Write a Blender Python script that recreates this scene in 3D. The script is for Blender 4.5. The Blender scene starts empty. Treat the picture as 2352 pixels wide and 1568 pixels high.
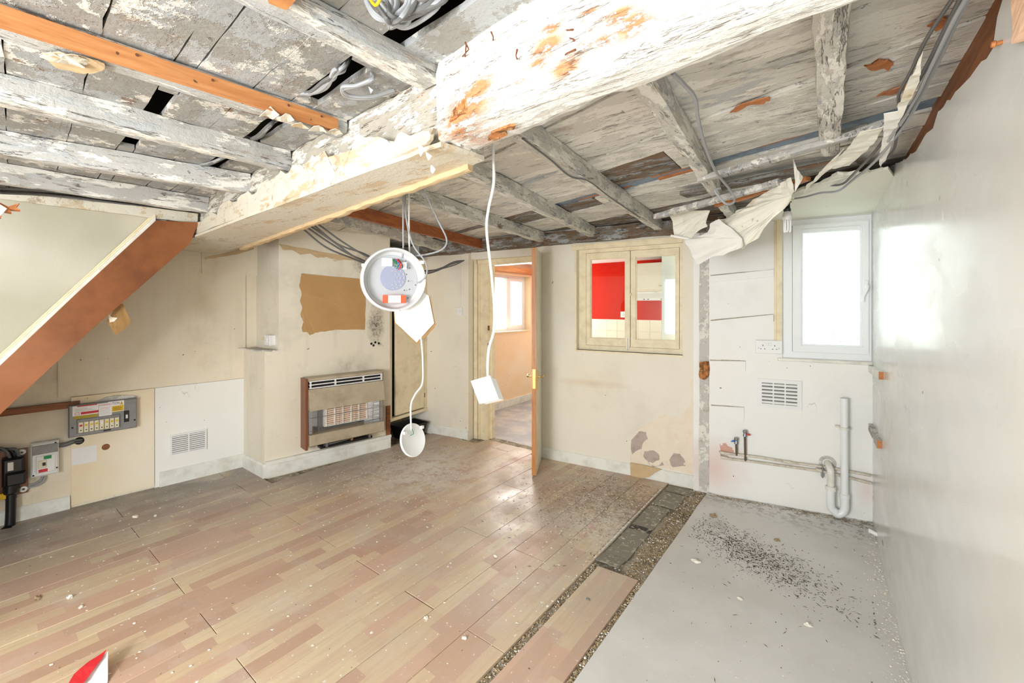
import bpy, bmesh, math, random
from mathutils import Vector, noise
random.seed(7)
R = random.Random(11)
C = bpy.context.scene.collection
SC = bpy.context.scene

# ---------------------------------------------------------------- camera
EYE = 1.40
YAW = math.radians(37.4)
SN, CS = math.sin(YAW), math.cos(YAW)
FPX = 980.0
HOR = 704.0
cam = bpy.data.cameras.new('camera')
cam.sensor_width = 36.0
cam.lens = FPX / 2352 * 36.0
cam.shift_y = -(784 - HOR) / 2352
cam.clip_start = 0.02
co = bpy.data.objects.new('camera', cam)
co.location = (0, 0, EYE)
co.rotation_euler = (math.radians(90), 0, YAW)
C.objects.link(co)
SC.camera = co
# ---------------------------------------------------------------- view + sky
SC.view_settings.view_transform = 'Standard'
SC.view_settings.look = 'None'
SC.view_settings.gamma = 1.0
SC.view_settings.use_curve_mapping = False
SC.view_settings.exposure = 0.30
SC.cycles.max_bounces = 5
SC.cycles.diffuse_bounces = 4
SC.cycles.adaptive_threshold = 0.05
SC.cycles.glossy_bounces = 3
SC.cycles.transmission_bounces = 4
SC.cycles.transparent_max_bounces = 8
SC.cycles.sample_clamp_indirect = 6.0
SC.cycles.caustics_reflective = False
SC.cycles.caustics_refractive = False
w = bpy.data.worlds.new('world'); SC.world = w; w.use_nodes = True
bg = w.node_tree.nodes['Background']
bg.inputs[0].default_value = (0.95, 0.98, 1.0, 1)      # even overcast sky
bg.inputs[1].default_value = 4.0

def area(name, loc, target, sx, sy, power, col=(1, 1, 1)):
    l = bpy.data.lights.new(name, 'AREA'); l.shape = 'RECTANGLE'
    l.size = sx; l.size_y = sy; l.energy = power; l.color = col
    o = bpy.data.objects.new(name, l); o.location = loc
    o.rotation_euler = (Vector(target) - Vector(loc)).to_track_quat('-Z', 'Y').to_euler()
    C.objects.link(o); return o

# daylight entering by the big window in the wall behind the photographer
area('daylight_rear_window', (-0.85, -1.95, 1.40), (-0.9, 2, 1.35), 1.3, 1.1, 60, (0.93, 0.968, 1.0))
# daylight entering by the next room's window
area('daylight_kitchen_window', (-3.66, 4.95, 1.45), (-1.5, 4.7, 1.2), 0.8, 0.8, 30, (1.0, 0.98, 0.94))
# added fill lamp, well behind the camera so its falloff stays flat
fl = bpy.data.lights.new('flash', 'POINT'); fl.energy = 80; fl.shadow_soft_size = 0.16; fl.color = (0.93, 0.968, 1.0)
fo = bpy.data.objects.new('flash', fl); fo.location = (-0.85, -1.35, 1.08); C.objects.link(fo)
f2 = bpy.data.lights.new('camera_flash', 'POINT'); f2.energy = 3.2; f2.color = (0.93, 0.968, 1.0); f2.shadow_soft_size = 0.05
f2o = bpy.data.objects.new('camera_flash', f2); f2o.location = (-0.05, -0.12, 1.55); C.objects.link(f2o)

# ---------------------------------------------------------------- materials
def S(r, g, b):
    def f(c):
        c /= 255.0
        return c / 12.92 if c <= 0.04045 else ((c + 0.055) / 1.055) ** 2.4
    return (f(r), f(g), f(b), 1.0)

class Mat:
    """node material whose pattern is laid out in world position"""
    def __init__(s, name, base, rough=0.6, metal=0.0, spec=0.5):
        s.m = bpy.data.materials.new(name); s.m.use_nodes = True
        s.nt = s.m.node_tree; s.b = s.nt.nodes['Principled BSDF']
        s.b.inputs['Roughness'].default_value = rough
        s.b.inputs['Metallic'].default_value = metal
        s.b.inputs['Specular IOR Level'].default_value = spec
        s.b.inputs['Base Color'].default_value = base
        s.col = None; s.base = base; s.bumps = []; s.seed = 0
        s.pos = None
    def n(s, t): return s.nt.nodes.new(t)
    def l(s, a, b): s.nt.links.new(a, b)
    def position(s):
        if s.pos is None:
            s.pos = s.n('ShaderNodeNewGeometry').outputs['Position']
        return s.pos
    def coords(s, stretch, seed=None):
        s.seed += 1
        mp = s.n('ShaderNodeMapping')
        s.l(s.position(), mp.inputs[0])
        mp.inputs['Scale'].default_value = stretch
        q = (seed if seed is not None else s.seed) * 3.17
        mp.inputs['Location'].default_value = (q, q * 1.7, -q * .6)
        return mp.outputs[0]
    def mask(s, scale=5, lo=.5, hi=.6, stretch=(1, 1, 1), detail=5, rough=.6, seed=None, dist=0.0, band=False):
        nz = s.n('ShaderNodeTexNoise')
        nz.inputs['Scale'].default_value = scale
        nz.inputs['Detail'].default_value = min(detail, 6)
        nz.inputs['Roughness'].default_value = rough
        nz.inputs['Distortion'].default_value = dist
        s.l(s.coords(stretch, seed), nz.inputs['Vector'])
        out = nz.outputs[0]
        if band:
            a = s.n('ShaderNodeMath'); a.operation = 'SUBTRACT'; a.inputs[1].default_value = .5; s.l(out, a.inputs[0])
            b = s.n('ShaderNodeMath'); b.operation = 'ABSOLUTE'; s.l(a.outputs[0], b.inputs[0]); out = b.outputs[0]
        r = s.n('ShaderNodeMapRange'); r.inputs[1].default_value = lo; r.inputs[2].default_value = hi
        s.l(out, r.inputs[0])
        return r.outputs[0]
    def mul(s, a, b, op='MULTIPLY'):
        m = s.n('ShaderNodeMath'); m.operation = op; m.use_clamp = True
        for i, x in enumerate((a, b)):
            if isinstance(x, (int, float)): m.inputs[i].default_value = x
            else: s.l(x, m.inputs[i])
        return m.outputs[0]
    def layer(s, col, mask, amount=1.0, bump=0.0):
        mx = s.n('ShaderNodeMix'); mx.data_type = 'RGBA'
        if s.col is None: mx.inputs[6].default_value = s.base
        else: s.l(s.col, mx.inputs[6])
        if isinstance(col, tuple): mx.inputs[7].default_value = col
        else: s.l(col, mx.inputs[7])
        f = mask if amount == 1.0 else s.mul(mask, amount)
        s.l(f, mx.inputs[0]); s.col = mx.outputs[2]
        if bump: s.bumps.append((mask, bump))
        return s
    def zramp(s, z0, z1, axis=2):
        sp = s.n('ShaderNodeSeparateXYZ'); s.l(s.position(), sp.inputs[0])
        r = s.n('ShaderNodeMapRange'); r.inputs[1].default_value = z0; r.inputs[2].default_value = z1
        s.l(sp.outputs[axis], r.inputs[0]); return r.outputs[0]
    def spot(s, p, r0, r1, nscale=0, namp=0.0, stretch=(1, 1, 1)):
        """soft blob around the world point p (a stain where the place has one)"""
        v = s.n('ShaderNodeVectorMath'); v.operation = 'SUBTRACT'; s.l(s.position(), v.inputs[0]); v.inputs[1].default_value = p
        v2 = s.n('ShaderNodeVectorMath'); v2.operation = 'MULTIPLY'; s.l(v.outputs[0], v2.inputs[0]); v2.inputs[1].default_value = stretch
        L = s.n('ShaderNodeVectorMath'); L.operation = 'LENGTH'; s.l(v2.outputs[0], L.inputs[0])
        d = L.outputs['Value']
        if nscale:
            nz = s.n('ShaderNodeTexNoise'); nz.inputs['Scale'].default_value = nscale; nz.inputs['Detail'].default_value = 5
            s.l(s.coords((1, 1, 1)), nz.inputs['Vector'])
            a = s.n('ShaderNodeMath'); a.operation = 'MULTIPLY_ADD'; s.l(nz.outputs[0], a.inputs[0]); a.inputs[1].default_value = namp; s.l(d, a.inputs[2])
            d = a.outputs[0]
        r = s.n('ShaderNodeMapRange'); r.inputs[1].default_value = r1; r.inputs[2].default_value = r0
        s.l(d, r.inputs[0]); return r.outputs[0]
    def done(s, strength=.3, dist=.01, fine=0, fines=.3):
        if s.col is not None: s.l(s.col, s.b.inputs['Base Color'])
        if fine:
            s.bumps.append((s.mask(fine, .3, .7, detail=3), fines))
        if s.bumps:
            acc = None
            for mk, k in s.bumps:
                m = s.n('ShaderNodeMath'); m.operation = 'MULTIPLY_ADD'
                s.l(mk, m.inputs[0]); m.inputs[1].default_value = k
                if acc is None: m.inputs[2].default_value = 0
                else: s.l(acc, m.inputs[2])
                acc = m.outputs[0]
            bp = s.n('ShaderNodeBump'); bp.inputs['Strength'].default_value = strength
            bp.inputs['Distance'].default_value = dist
            s.l(acc, bp.inputs['Height']); s.l(bp.outputs[0], s.b.inputs['Normal'])
        return s.m

def plain(name, rgb, rough=.5, metal=0., spec=.5, grime=.0, gscale=12, grgb=(90, 80, 65)):
    m = Mat(name, S(*rgb), rough, metal, spec)
    if grime: m.layer(S(*grgb), m.mask(gscale, .45, .8), grime)
    return m.done()

def peeled(name, base, ax, brown=.62, cream=.5, dark=.0, bluegrey=.55, crack=.014, orange=None, mould=.56, k=1.0, bump=.6, st=None):
    """old flaking paint over timber, grain along axis ax (0 = x, 1 = y)"""
    m = Mat(name, S(*base), .75)
    st = st or [(1, 4, 4), (4, 1, 4)][ax]; lg = [(.35, 5, 5), (5, .35, 5)][ax]
    m.layer(S(176, 180, 182), m.mask(4.5 * k, bluegrey, bluegrey + .03, st, 9, .7), .7, .25)
    m.layer(S(240, 236, 226), m.mask(6 * k, cream, cream + .03, st, 10, .72), .75, .5)
    m.layer(S(150, 130, 106), m.mask(9 * k, .57, .66, st, 9, .75), .55, -.3)
    bm = m.mask(4 * k, brown, brown + .02, st, 10, .75)
    m.layer(S(122, 90, 60), bm, .85, -.9)
    if orange: m.layer(S(200, 126, 70), m.mask(3.0 * k, orange, orange + .02, st, 9, .75), .9, -.8)
    m.layer(S(104, 98, 88), m.mask(2.0, mould, mould + .25, (1, 1, 1), 7, .75), .5 + dark)
    m.layer(S(56, 46, 38), m.mul(m.mask(3.5, crack, 0, lg, 6, .65, band=True), m.mask(5, .5, .54, st)), .9, -1.0)
    m.layer(S(74, 64, 54), m.mask(26, .68, .72, (1, 1, 1), 4), .6, -.6)
    return m.done(bump, .010, 70, .2)

MT = {}
MT['beam'] = peeled('peeled_beam_paint', (232, 228, 220), 0, brown=.66, cream=.42, bluegrey=.6, orange=.69, mould=.62, crack=.01)
MT['joist'] = peeled('peeled_joist_paint', (184, 182, 177), 1, brown=.64, cream=.52, bluegrey=.53, k=.7, bump=.5)
MT['joist_back'] = peeled('peeled_rear_joist_paint', (202, 198, 188), 1, brown=.64, cream=.5, bluegrey=.56, k=.8, bump=.5)
MT['board'] = peeled('peeled_ceiling_board', (214, 210, 200), 0, brown=.66, cream=.50, bluegrey=.58, crack=.012, mould=.56, k=.42, bump=.45, st=(1, 3, 3))
MT['board_front'] = peeled('mouldy_ceiling_board', (152, 150, 144), 0, brown=.63, cream=.55, bluegrey=.50, crack=.004, mould=.42, k=1.0, bump=.5, st=(1.4, 1.4, 1.4))
MT['board_dark'] = peeled('rotten_ceiling_board', (128, 120, 108), 0, brown=.5, cream=.6, bluegrey=.5, crack=.03, mould=.42, orange=.66)

MT['board_blue'] = plain('blue_grey_painted_board', (132, 148, 164), .7, grime=.8, gscale=14, grgb=(60, 62, 64))

def wood(name, c1, c2, ax, rough=.55, dirt_shade=.25):
    m = Mat(name, S(*c1), rough)
    st = [(.6, 9, 9), (9, .6, 9), (9, 9, .6)][ax]
    m.layer(S(*c2), m.mask(5, .4, .62, st, 6, .6, dist=.6), .8, .2)
    m.layer(S(*[int(c * .72) for c in c2]), m.mask(9, .62, .72, st, 4), .5)
    m.layer(S(200, 190, 175), m.mask(6, .58, .75, (1, 1, 1)), dirt_shade)
    m.layer(S(50, 34, 22), m.mask(22, .74, .77, (1, 1, 1), 2), .8)
    return m.done(.2, .004)
MT['orange_y'] = wood('orange_new_timber', (204, 142, 88), (176, 110, 60), 1, dirt_shade=.08)
MT['orange_x'] = wood('orange_bare_timber', (196, 124, 68), (160, 92, 46), 0)
_m = Mat('varnished_stair_stringer', S(140, 84, 44), .42)
_m.layer(S(106, 60, 30), _m.mask(2.6, .46, .62, (1, 1, 1), 7, .65), .75)
_m.layer(S(168, 112, 76), _m.mask(1.6, .52, .7, (1, 1, 1), 5, .6), .5)
_m.layer(S(172, 160, 146), _m.mask(5, .62, .78, (1, 1, 1), 6), .4)
_m.layer(S(46, 30, 20), _m.mask(16, .74, .76, (1, 1, 1), 2), .85, -.5); MT['stringer'] = _m.done(.2, .004)
MT['orange_dark'] = wood('dull_orange_plank', (170, 98, 50), (136, 72, 34), 1, .5, dirt_shade=.15)
MT['orange_z'] = wood('orange_varnished_door_edge', (200, 140, 84), (176, 112, 60), 2, .4, dirt_shade=.08)
MT['fire_wood'] = wood('fire_side_panel_wood', (134, 82, 52), (112, 64, 40), 2, .4, dirt_shade=.05)
MT['brown_wood'] = wood('brown_bare_timber', (150, 92, 52), (104, 62, 36), 1, .6, dirt_shade=.1)
MT['dark_void'] = plain('dark_roof_void_timber', (44, 38, 33), .9)
MT['hardboard'] = plain('bare_hardboard', (190, 150, 98), .6, grime=.3, gscale=5, grgb=(150, 110, 70))
MT['cardboard'] = plain('brown_card', (160, 122, 72), .7, grime=.5, gscale=14, grgb=(110, 84, 50))

def wallm(name, base, warm=.4, grey=.35, rough=.6, holes=True, streak=0.0, spots=(), bump=.15, spec=.4):
    m = Mat(name, S(*base), rough, spec=spec)
    m.layer(S(228, 206, 170), m.mask(1.3, .5, .72, (1, 1, .8), 5), warm)
    m.layer(S(150, 142, 124), m.mask(1.7, .54, .8, (1, 1, 1), 7, .7), grey)
    m.layer(S(246, 242, 232), m.mask(.9, .5, .7, (1, 1, 1), 3), .5)
    if streak: m.layer(S(120, 116, 106), m.mask(3, .55, .8, (3, 3, .35), 5), streak)
    for (p, r0, r1, col, amt, st) in spots:
        m.layer(S(*col), m.spot(p, r0, r1, 9, .12, st), amt)
    if holes:
        m.layer(S(70, 52, 38), m.mask(20, .755, .77, (1, 1, 1.2), 2), .9, -.6)
        m.layer(S(96, 84, 66), m.mul(m.mask(2.6, .004, 0, (1, 1, .5), 4, .6, band=True), m.mask(1.6, .6, .63)), .45, -.5)
    return m.done(bump, .004, 160, .35)
# ---------------------------------------------------------------- picture <-> place
def ray(u, v):
    a = u - 1176.0
    return Vector((-SN * FPX + CS * a, CS * FPX + SN * a, HOR - v))
def at_z(u, v, z): r = ray(u, v); t = (z - EYE) / r.z; return Vector((r.x * t, r.y * t, z))
def at_y(u, v, y): r = ray(u, v); t = y / r.y; return Vector((r.x * t, y, EYE + r.z * t))
def at_x(u, v, x): r = ray(u, v); t = x / r.x; return Vector((x, r.y * t, EYE + r.z * t))
def at_d(u, v, d): r = ray(u, v) * (d / FPX); return Vector((r.x, r.y, EYE + r.z))

class Wall:
    """vertical plane through A-B; n points into the room"""
    def __init__(s, A, B, n_hint):
        s.A = Vector((A[0], A[1], 0)); s.B = Vector((B[0], B[1], 0))
        s.len = (s.B - s.A).length; s.d = (s.B - s.A).normalized()
        n = Vector((-s.d.y, s.d.x, 0))
        if n.dot(Vector((n_hint[0], n_hint[1], 0))) < 0: n = -n
        s.n = n
    def p(s, a, z, off=0.0): return s.A + s.d * a + s.n * off + Vector((0, 0, z))
    def hit(s, u, v, off=0.0):
        r = ray(u, v); a = s.A + s.n * off
        t = a.dot(s.n) / r.dot(s.n)
        q = r * t
        return ((q - a).dot(s.d), EYE + r.z * t)
LEFT = Wall((-4.27, .18), (-4.16, 1.545), (1, 0))
BREAST = Wall((-3.73, 1.545), (-3.55, 2.64), (1, 0))
BACKL = Wall((-3.92, 3.18), (-3.10, 3.298), (0, -1))
BACK = Wall((-2.22, 3.325), (-.862, 3.487), (0, -1))
WIN = Wall((-.862, 3.44), (.178, 3.64), (0, -1))
RIGHT = Wall((.178, 3.64), (.22, 2.17), (-1, 0))
SPANEL = Wall((-3.33, .14), (-3.33, .96), (1, 0))

# ---------------------------------------------------------------- mesh builder
class MB:
    def __init__(s): s.v = []; s.f = []
    def add(s, vs, fs):
        o = len(s.v); s.v += [tuple(x) for x in vs]; s.f += [tuple(i + o for i in f) for f in fs]; return s
    def hexa(s, p):   # p: 4 bottom, 4 top (same order)
        return s.add(p, [(0, 3, 2, 1), (4, 5, 6, 7), (0, 1, 5, 4), (1, 2, 6, 5), (2, 3, 7, 6), (3, 0, 4, 7)])
    def box(s, x0, x1, y0, y1, z0, z1):
        return s.hexa([(x0, y0, z0), (x1, y0, z0), (x1, y1, z0), (x0, y1, z0), (x0, y0, z1), (x1, y0, z1), (x1, y1, z1), (x0, y1, z1)])
    def wbox(s, W, a0, a1, z0, z1, d0, d1, bev=0):
        if bev:
            b = bev
            pr = [(a0, z0), (a1, z0), (a1, z1), (a0, z1)]
            inn = [(a0 + b, z0 + b), (a1 - b, z0 + b), (a1 - b, z1 - b), (a0 + b, z1 - b)]
            vs = [W.p(a, z, d0) for a, z in pr] + [W.p(a, z, d1 - b) for a, z in pr] + [W.p(a, z, d1) for a, z in inn]
            fs = [(3, 2, 1, 0)]
            for k in range(4):
                j = (k + 1) % 4
                fs += [(k, j, 4 + j, 4 + k), (4 + k, 4 + j, 8 + j, 8 + k)]
            fs.append((8, 9, 10, 11))
            return s.add(vs, fs)
        return s.hexa([W.p(a0, z0, d0), W.p(a1, z0, d0), W.p(a1, z0, d1), W.p(a0, z0, d1),
                       W.p(a0, z1, d0), W.p(a1, z1, d0), W.p(a1, z1, d1), W.p(a0, z1, d1)])
    def tube(s, pts, r, n=8, cap=True):
        pts = [Vector(p) for p in pts]; m = len(pts); o = len(s.v)
        rr = r if isinstance(r, (list, tuple)) else [r] * m
        up = None
        for i, p in enumerate(pts):
            t = (pts[min(i + 1, m - 1)] - pts[max(i - 1, 0)]).normalized()
            if up is None: up = Vector((0, 0, 1)) if abs(t.z) < .9 else Vector((1, 0, 0))
            a = t.cross(up)
            if a.length < 1e-4: a = t.cross(Vector((0, 1, 0)))
            a.normalize(); b = a.cross(t).normalized(); up = b
            for k in range(n):
                an = 2 * math.pi * k / n
                s.v.append(tuple(p + (a * math.cos(an) + b * math.sin(an)) * rr[i]))
        for i in range(m - 1):
            for k in range(n):
                j = (k + 1) % n
                s.f.append((o + i * n + k, o + i * n + j, o + (i + 1) * n + j, o + (i + 1) * n + k))
        if cap:
            s.f.append(tuple(o + k for k in reversed(range(n)))); s.f.append(tuple(o + (m - 1) * n + k for k in range(n)))
        return s
    def lathe(s, c, ax, prof, n=32, e1=None):
        """prof: (radius, distance along ax)"""
        c = Vector(c); ax = Vector(ax).normalized()
        a = ax.cross(Vector((0, 0, 1)) if abs(ax.z) < .9 else Vector((1, 0, 0))).normalized(); b = ax.cross(a)
        o = len(s.v)
        for r, h in prof:
            for k in range(n):
                an = 2 * math.pi * k / n
                s.v.append(tuple(c + ax * h + (a * math.cos(an) + b * math.sin(an)) * max(r, 1e-5)))
        for i in range(len(prof) - 1):
            for k in range(n):
                j = (k + 1) % n
                s.f.append((o + i * n + k, o + i * n + j, o + (i + 1) * n + j, o + (i + 1) * n + k))
        return s
    def poly(s, pts, nvec, th):
        """flat polygon (any outline) with thickness th along nvec"""
        n = len(pts); nv = Vector(nvec).normalized() * th
        o = len(s.v)
        P = [Vector(p) for p in pts]
        s.v += [tuple(p) for p in P] + [tuple(p + nv) for p in P]
        s.f.append(tuple(o + k for k in reversed(range(n)))); s.f.append(tuple(o + n + k for k in range(n)))
        for k in range(n):
            j = (k + 1) % n; s.f.append((o + k, o + j, o + n + j, o + n + k))
        return s

def link(o, parent=None, **kw):
    C.objects.link(o)
    if parent is not None: o.parent = parent
    for k, v in kw.items():
        if v is not None: o[k] = v
    return o
def E(name, loc, label, category, group=None, kind=None):
    o = bpy.data.objects.new(name, None); o.location = loc; o.empty_display_size = .05
    return link(o, None, label=label, category=category, group=group, kind=kind)
def wloc(o):
    v = Vector((0, 0, 0))
    while o is not None: v += o.location; o = o.parent
    return v
def O(name, mb, mat, parent=None, label=None, category=None, group=None, kind=None, smooth=False, fix=True):
    me = bpy.data.meshes.new(name)
    vs = [Vector(v) for v in mb.v]
    lo = Vector([min(v[i] for v in vs) for i in range(3)]); hi = Vector([max(v[i] for v in vs) for i in range(3)])
    og = Vector(((lo.x + hi.x) / 2, (lo.y + hi.y) / 2, lo.z))
    me.from_pydata([tuple(v - og) for v in vs], [], mb.f)
    if fix:
        bm = bmesh.new(); bm.from_mesh(me); bmesh.ops.recalc_face_normals(bm, faces=bm.faces)
        bm.to_mesh(me); bm.free()
    if smooth:
        for p in me.polygons: p.use_smooth = True
        try: me.set_sharp_from_angle(angle=math.radians(40))
        except Exception: pass
    me.materials.append(MT[mat] if isinstance(mat, str) else mat)
    o = bpy.data.objects.new(name, me)
    o.location = og - (wloc(parent) if parent else Vector((0, 0, 0)))
    return link(o, parent, label=label, category=category, group=group, kind=kind)
def TX(txt, W, a, z, size, off, mat, parent, name='lettering', sx=1.0):
    cu = bpy.data.curves.new(name, 'FONT'); cu.body = txt; cu.size = size; cu.extrude = .0003; cu.align_x = 'LEFT'
    cu.materials.append(MT[mat]); o = bpy.data.objects.new(name, cu)
    # local x -> direction that reads left to right from inside the room
    d = W.d if W.d.cross(Vector((0, 0, 1))).dot(W.n) > 0 else -W.d
    from mathutils import Matrix
    m = Matrix((d, Vector((0, 0, 1)), W.n)).transposed()
    o.rotation_euler = m.to_euler(); o.scale = (1, 1, 1)
    C.objects.link(o); bpy.context.view_layer.update()
    me = bpy.data.meshes.new_from_object(o.evaluated_get(bpy.context.evaluated_depsgraph_get()))
    xs_ = [v.co.x for v in me.vertices]; x0, x1 = min(xs_), max(xs_)
    for v in me.vertices: v.co.x = (v.co.x - x0) / (x1 - x0) * sx
    rot = o.rotation_euler.copy(); bpy.data.objects.remove(o)
    if not me.materials: me.materials.append(MT[mat])
    o = bpy.data.objects.new(name, me); o.rotation_euler = rot
    o.location = W.p(a, z, off) - wloc(parent)
    return link(o, parent)
def st(name, mb, mat, parent=None, **k): return O(name, mb, mat, parent, kind='structure' if parent is None else None, **k)

def rough_bar(A, B, segs, amp, fr=6.0, seed=0, sub=3):
    """hewn timber between quads A and B (4 points each), surface and arrises uneven"""
    mb = MB(); ring = []
    A = [Vector(p) for p in A]; B = [Vector(p) for p in B]
    def quadring(Q):
        out = []
        for k in range(4):
            p, q = Q[k], Q[(k + 1) % 4]
            for j in range(sub): out.append(p.lerp(q, j / sub))
        return out
    RA, RB = quadring(A), quadring(B); n = len(RA)
    cA = sum(RA, Vector()) / n
    for i in range(segs + 1):
        t = i / segs
        for k in range(n):
            p = RA[k].lerp(RB[k], t)
            q = p * fr + Vector((seed * 7.3, 0, 0))
            d = noise.noise_vector(q) * amp + noise.noise_vector(q * 3.1) * amp * .5
            if k % sub == 0:   # knock the arris back a little
                c = cA.lerp(sum(RB, Vector()) / n, t)
                d += (c - p) * (.05 + .14 * abs(noise.noise(q * 1.7)))
            mb.v.append(tuple(p + d))
    for i in range(segs):
        for k in range(n):
            j = (k + 1) % n
            mb.f.append((i * n + k, i * n + j, (i + 1) * n + j, (i + 1) * n + k))
    mb.f.append(tuple(reversed(range(n)))); mb.f.append(tuple(segs * n + k for k in range(n)))
    return mb

def sheet(pts, curl=.01, th=.0015, fr=7.0, cuts=3, seed=0.0):
    """crumpled sheet whose outline passes through pts (3-D points)"""
    bm = bmesh.new()
    vs = [bm.verts.new(p) for p in pts]
    f = bm.faces.new(vs); bmesh.ops.triangulate(bm, faces=[f])
    bmesh.ops.subdivide_edges(bm, edges=bm.edges[:], cuts=cuts, use_grid_fill=True)
    n = Vector()
    P = [Vector(p) for p in pts]
    for i in range(len(P)): n += P[i].cross(P[(i + 1) % len(P)])
    n.normalize()
    for v in bm.verts:
        q = v.co * fr + Vector((seed, 0, 0)); v.co += n * curl * (noise.noise(q) + .5 * noise.noise(q * 2.7)) * 1.5
        v.co += noise.noise_vector(v.co * 40) * .0015
    r = bmesh.ops.extrude_face_region(bm, geom=bm.faces[:])
    for v in [g for g in r['geom'] if isinstance(g, bmesh.types.BMVert)]: v.co += n * th
    mb = MB(); bm.verts.ensure_lookup_table(); bm.verts.index_update()
    mb.v = [tuple(v.co) for v in bm.verts]; mb.f = [tuple(x.index for x in g.verts) for g in bm.faces]
    bm.free(); return mb
def jag(pts, n=4, amp=.006, seed=0, closed=True):
    """roughen an outline of 3-D or (a,z) points"""
    rr = random.Random(seed); out = []
    m = len(pts)
    for i in range(m if closed else m - 1):
        p, q = Vector(pts[i]), Vector(pts[(i + 1) % m])
        out.append(p)
        for k in range(1, n):
            t = (k + rr.uniform(-.25, .25)) / n
            out.append(p.lerp(q, t) + Vector([rr.uniform(-amp, amp) for _ in range(len(p))]))
    if not closed: out.append(Vector(pts[-1]))
    return out
def smoothp(pts, k=6):
    """Catmull-Rom through pts"""
    P = [Vector(p) for p in pts]; P = [P[0] * 2 - P[1]] + P + [P[-1] * 2 - P[-2]]
    out = []
    for i in range(1, len(P) - 2):
        for j in range(k):
            t = j / k; a, b, c, d = P[i - 1], P[i], P[i + 1], P[i + 2]
            out.append(.5 * ((2 * b) + (c - a) * t + (2 * a - 5 * b + 4 * c - d) * t * t + (3 * b - a - 3 * c + d) * t ** 3))
    out.append(P[-2]); return out
def cable(pts, r=.004, k=7, n=7): return MB().tube(smoothp(pts, k), r, n)
# ---------------------------------------------------------------- setting: materials
MT['wall_left'] = wallm('cream_wall_paint_left', (234, 223, 200), .45, .42, streak=.15)
def mouldy(name):
    m = Mat(name, S(232, 224, 206), .6, spec=.4)
    m.layer(S(228, 206, 170), m.mask(1.3, .5, .72, (1, 1, .8), 5), .35)
    m.layer(S(150, 142, 124), m.mask(1.7, .52, .8, (1, 1, 1), 6, .7), .45)
    m.layer(S(120, 116, 106), m.mask(3, .55, .8, (3, 3, .35), 5), .2)
    B_ = lambda u, v: tuple(BREAST.p(*BREAST.hit(u, v)))
    k = None
    for (u, v, r0, r1, st_) in [(864, 745, .02, .13, (1, 1, .5)), (866, 690, .0, .10, (1, 1, .6)), (838, 605, .0, .14, (1, .8, 1)), (872, 790, .0, .05, (1, 1, 1))]:
        q = m.spot(B_(u, v), r0, r1, 9, .05, st_); k = q if k is None else m.mul(k, q, 'MAXIMUM')
    m.layer(S(128, 118, 94), k, .7)
    m.layer(S(40, 38, 30), m.mul(k, m.mask(42, .5, .56, (1, 1, 1), 5, .75)), .9)
    k2 = m.spot(B_(805, 842), .02, .20, 9, .1, (1, .5, 1))
    m.layer(S(120, 110, 88), m.mul(k2, m.mask(8, .35, .65)), .6)
    m.layer(S(90, 80, 66), m.mask(22, .75, .77, (1, 1, 1), 2), .8)
    return m.done(.15, .004, 120, .3)
MT['wall_breast'] = mouldy('stained_chimney_paint')
MT['wall_back'] = wallm('cream_wall_paint_back', (236, 229, 214), .3, .2, streak=.05,
    spots=(((-1.72, 3.38, .73), .0, .28, (205, 176, 136), .55, (.55, 1, 5)),))
MT['wall_win'] = wallm('off_white_wall_paint', (242, 241, 237), .05, .16,
    spots=(((-.75, 3.46, .20), .05, .32, (226, 196, 186), .9, (1, 1, 1)), ((.15, 3.63, .2), .0, .22, (226, 200, 192), .8, (2, 1, 1))))
def glossy_wall():
    m = Mat('gloss_painted_wall', S(226, 228, 226), .17, spec=.5)
    m.layer(S(196, 198, 192), m.mask(1.2, .48, .75, (1, 1, 1), 5), .55)
    m.layer(S(232, 224, 206), m.mask(.9, .5, .7, (1, 1, .7), 4), .35)
    m.layer(S(96, 80, 62), m.mask(11, .76, .78, (1, .5, 1), 2), .9, -.5)
    m.layer(S(252, 250, 244), m.mask(9, .73, .75, (1, .5, .8), 2), .9, .2)
    r = m.n('ShaderNodeMapRange'); r.inputs[3].default_value = .13; r.inputs[4].default_value = .34
    m.l(m.mask(3, .3, .7, (1, .5, 1), 3), r.inputs[0]); m.l(r.outputs[0], m.b.inputs['Roughness'])
    m.bumps.append((m.mask(2.0, .3, .7, (1, .35, 1), 2), 1.0))
    return m.done(.16, .004)
MT['wall_right'] = glossy_wall()
MT['peach'] = wallm('peach_kitchen_wall', (246, 216, 178), .2, .1)
MT['red'] = plain('red_kitchen_wall', (196, 26, 8), .8, 0, .1, grime=.25, gscale=3, grgb=(170, 20, 14))
MT['white'] = plain('white_plastic', (238, 238, 236), .35)
MT['white_dirty'] = plain('grubby_white_gloss_paint', (236, 234, 224), .4, grime=.55, gscale=9, grgb=(150, 140, 118))
MT['skirting'] = plain('scuffed_white_skirting', (236, 236, 228), .45, grime=.5, gscale=8, grgb=(160, 152, 132))
MT['cream_paint'] = plain('cream_gloss_joinery', (238, 224, 190), .45, grime=.45, gscale=11, grgb=(178, 150, 108))
MT['upvc'] = plain('white_plastic_window_frame', (240, 242, 243), .3)
MT['plaster'] = peeled('bare_wall_scar_plaster', (200, 194, 186), 0, brown=.68, cream=.52, bluegrey=.6, mould=.6, k=1.6, crack=.003, bump=.4, st=(1, 1, 1))
MT['pinkplaster'] = plain('pink_grey_bare_plaster', (190, 172, 162), .85, grime=.5, gscale=20, grgb=(120, 108, 98))
MT['palelayer'] = plain('pale_lining_paper', (240, 226, 206), .8, grime=.5, gscale=14, grgb=(225, 205, 180))
MT['tan_paper'] = plain('tan_backing_paper', (206, 180, 140), .8, grime=.35, gscale=10, grgb=(160, 130, 90))
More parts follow.
